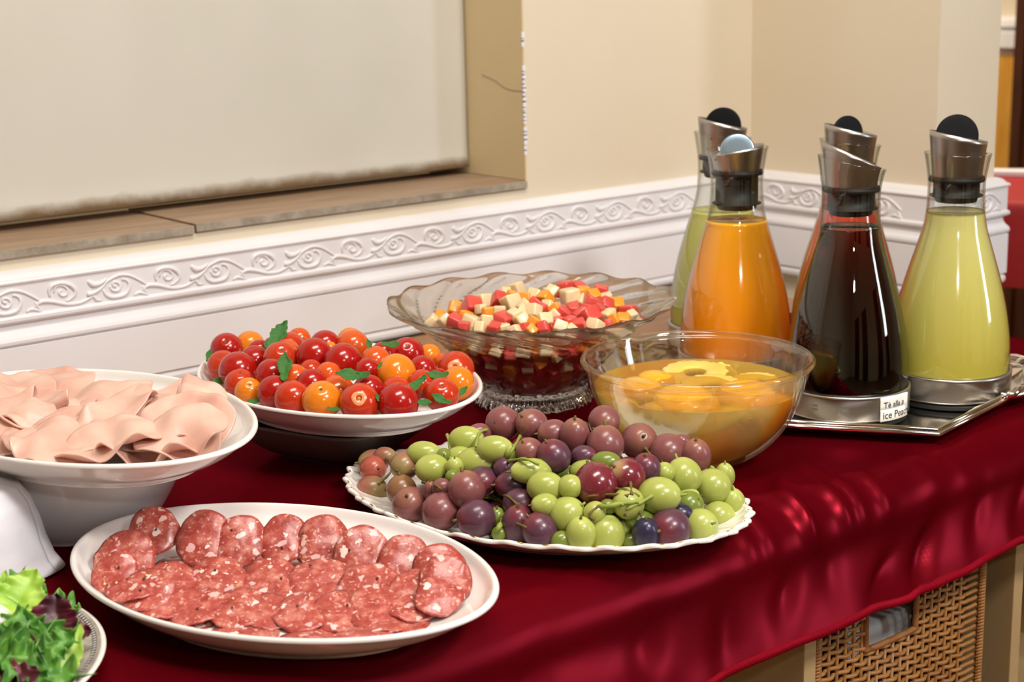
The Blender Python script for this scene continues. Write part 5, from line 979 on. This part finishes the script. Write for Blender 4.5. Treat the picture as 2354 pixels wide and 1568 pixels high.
SL3 = [
 ('butterhead', -1.532, -0.699, 0.052, 0.052, 'ruffled pale green lettuce leaf at the back of the salad plate', 60, 0.80),
 ('butterhead', -1.540, -0.693, 0.050, 0.050, 'narrow pale lettuce leaf with whitish rib at the left edge', 78, 0.35),
 ('frisee', -1.529, -0.659, 0.050, 0.035, 'dark green frilly leaf tip at the back left of the salad', 30, 0.70),
 ('frisee', -1.514, -0.667, 0.046, 0.030, 'small dark notched leaf tip peeking behind the pale lettuce', -20, 0.60),
 ('frisee', -1.492, -0.680, 0.030, 0.040, 'bright green notched leaf sticking out over the far rim', -25, 0.80),
 ('frisee', -1.520, -0.691, 0.034, 0.040, 'dark curly endive leaf between pale lettuce and red leaf', 40, 0.80),
 ('radicchio', -1.522, -0.735, 0.044, 0.042, 'upright dark red radicchio leaf on the salad plate', 80, 0.90),
 ('radicchio', -1.508, -0.740, 0.034, 0.036, 'folded pink-veined radicchio leaf near the plate rim', -15, 0.70),
 ('radicchio', -1.505, -0.732, 0.022, 0.026, 'brownish radicchio leaf drooping onto the patterned rim', -60, 0.70),
 ('frisee', -1.541, -0.741, 0.040, 0.050, 'curly green endive leaf in the middle of the salad', 100, 0.90),
 ('frisee', -1.542, -0.774, 0.042, 0.044, 'frilly light green endive leaf in front of the red leaf', 20, 0.90),
 ('frisee', -1.563, -0.773, 0.042, 0.055, 'curly endive leaf at the lower left of the salad', 150, 0.90),
 ('butterhead', -1.532, -0.776, 0.030, 0.058, 'long yellow-green leaf pointing up at the right of the salad', 62, 0.35),
 ('frisee', -1.563, -0.807, 0.046, 0.055, 'frilly dark endive leaf at the bottom edge of the picture', -30, 0.90),
 ('frisee', -1.553, -0.730, 0.040, 0.045, 'endive leaf beside the white mozzarella', 60, 0.80),
 ('radicchio', -1.582, -0.808, 0.046, 0.040, 'scrap of radicchio at the very bottom left corner', 0, 0.70),
 ('frisee', -1.511, -0.712, 0.018, 0.028, 'low endive leaf under the radicchio', 10, 0.80),
 ('frisee', -1.571, -0.809, 0.040, 0.050, 'endive leaf at the near edge of the salad plate', 70, 0.80),
 ('frisee', -1.570, -0.743, 0.040, 0.060, 'large endive leaf just outside the left edge of the picture', 20, 0.80),
]
for k, (mt, x, y, h, L, lab, rot, wd) in enumerate(SL3):
    if k in (2+2, 5+2, 5+3): x -= .0078*.78; y += .0078*.62
    fz = mt == 'frisee'
    me = leaf_mesh('salad_leaf', mt, L, L*.42*wd*(1.0 if fz else 1.15), 3.5 if fz else 0, .45, .30 if fz else .10, 70+k, 64, 24, .0005, .9 if fz else .22)
    o = link('salad_leaf', me, None, (x, y, T+h)); view = (CAM-Vector((x, y, T+h))).normalized()
    q = (view*.75+Vector((.15*sin(k*2.1), .15*cos(k*1.7), .55))).to_track_quat('Z', 'Y'); o.rotation_euler = (q.to_matrix() @ Matrix.Rotation(radians(rot), 3, 'Z')).to_euler(); tag(o, lab, 'salad leaf', 'mixed salad leaves')
v, f = ball(.0135, .0135, .0150, 32, 20, lambda x, y, z: (x*(1+.03*sin(z*90)), y, z)); tag(link('mozzarella_ball', MB().add(v, f).mesh('mozzarella_ball', 'mozzarella'), None, (-1.556, -0.712, T+.046)), 'white mozzarella ball on the salad at the left edge', 'cheese')
v, f = ball(.0150, .0150, .0150, 32, 20); tag(link('mozzarella_ball', MB().add(v, f).mesh('mozzarella_ball', 'mozzarella'), None, (-1.557, -0.716, T+.030)), 'white mozzarella ball lower in the salad, below the other', 'cheese')
# white cloth napkin bunched at the left
def nap(u, v):
    th = u*2*pi; prof = [(0, .083), (.5, .082), (.80, .076), (.94, .064), (1.0, .048), (1.03, .030), (1.10, .012), (1.22, .0012)]
    t = v*(len(prof)-1); i = min(int(t), len(prof)-2); q = t-i; r = prof[i][0]*(1-q)+prof[i+1][0]*q; z = prof[i][1]*(1-q)+prof[i+1][1]*q
    rr7 = r*(1+.05*sin(3*th+1)*v+.04*sin(7*th)*v*v+.03*noise.noise(Vector((cos(th)*2, sin(th)*2, v*3))))
    p = vr*(.058*rr7*cos(th))+vf*(.052*rr7*sin(th)); return (p.x, p.y, z+.002*noise.noise(Vector((p.x*40, p.y*40, 0))))
v, f = grid(nap, 96, 28); me = MB().add(v, f).mesh('white_napkin', 'paper'); solid(me, -.0012)
tag(link('white_napkin', me, None, (-1.500, -.497, T+.0035)), 'white paper napkin draped in a mound behind the salad plate', 'napkin')
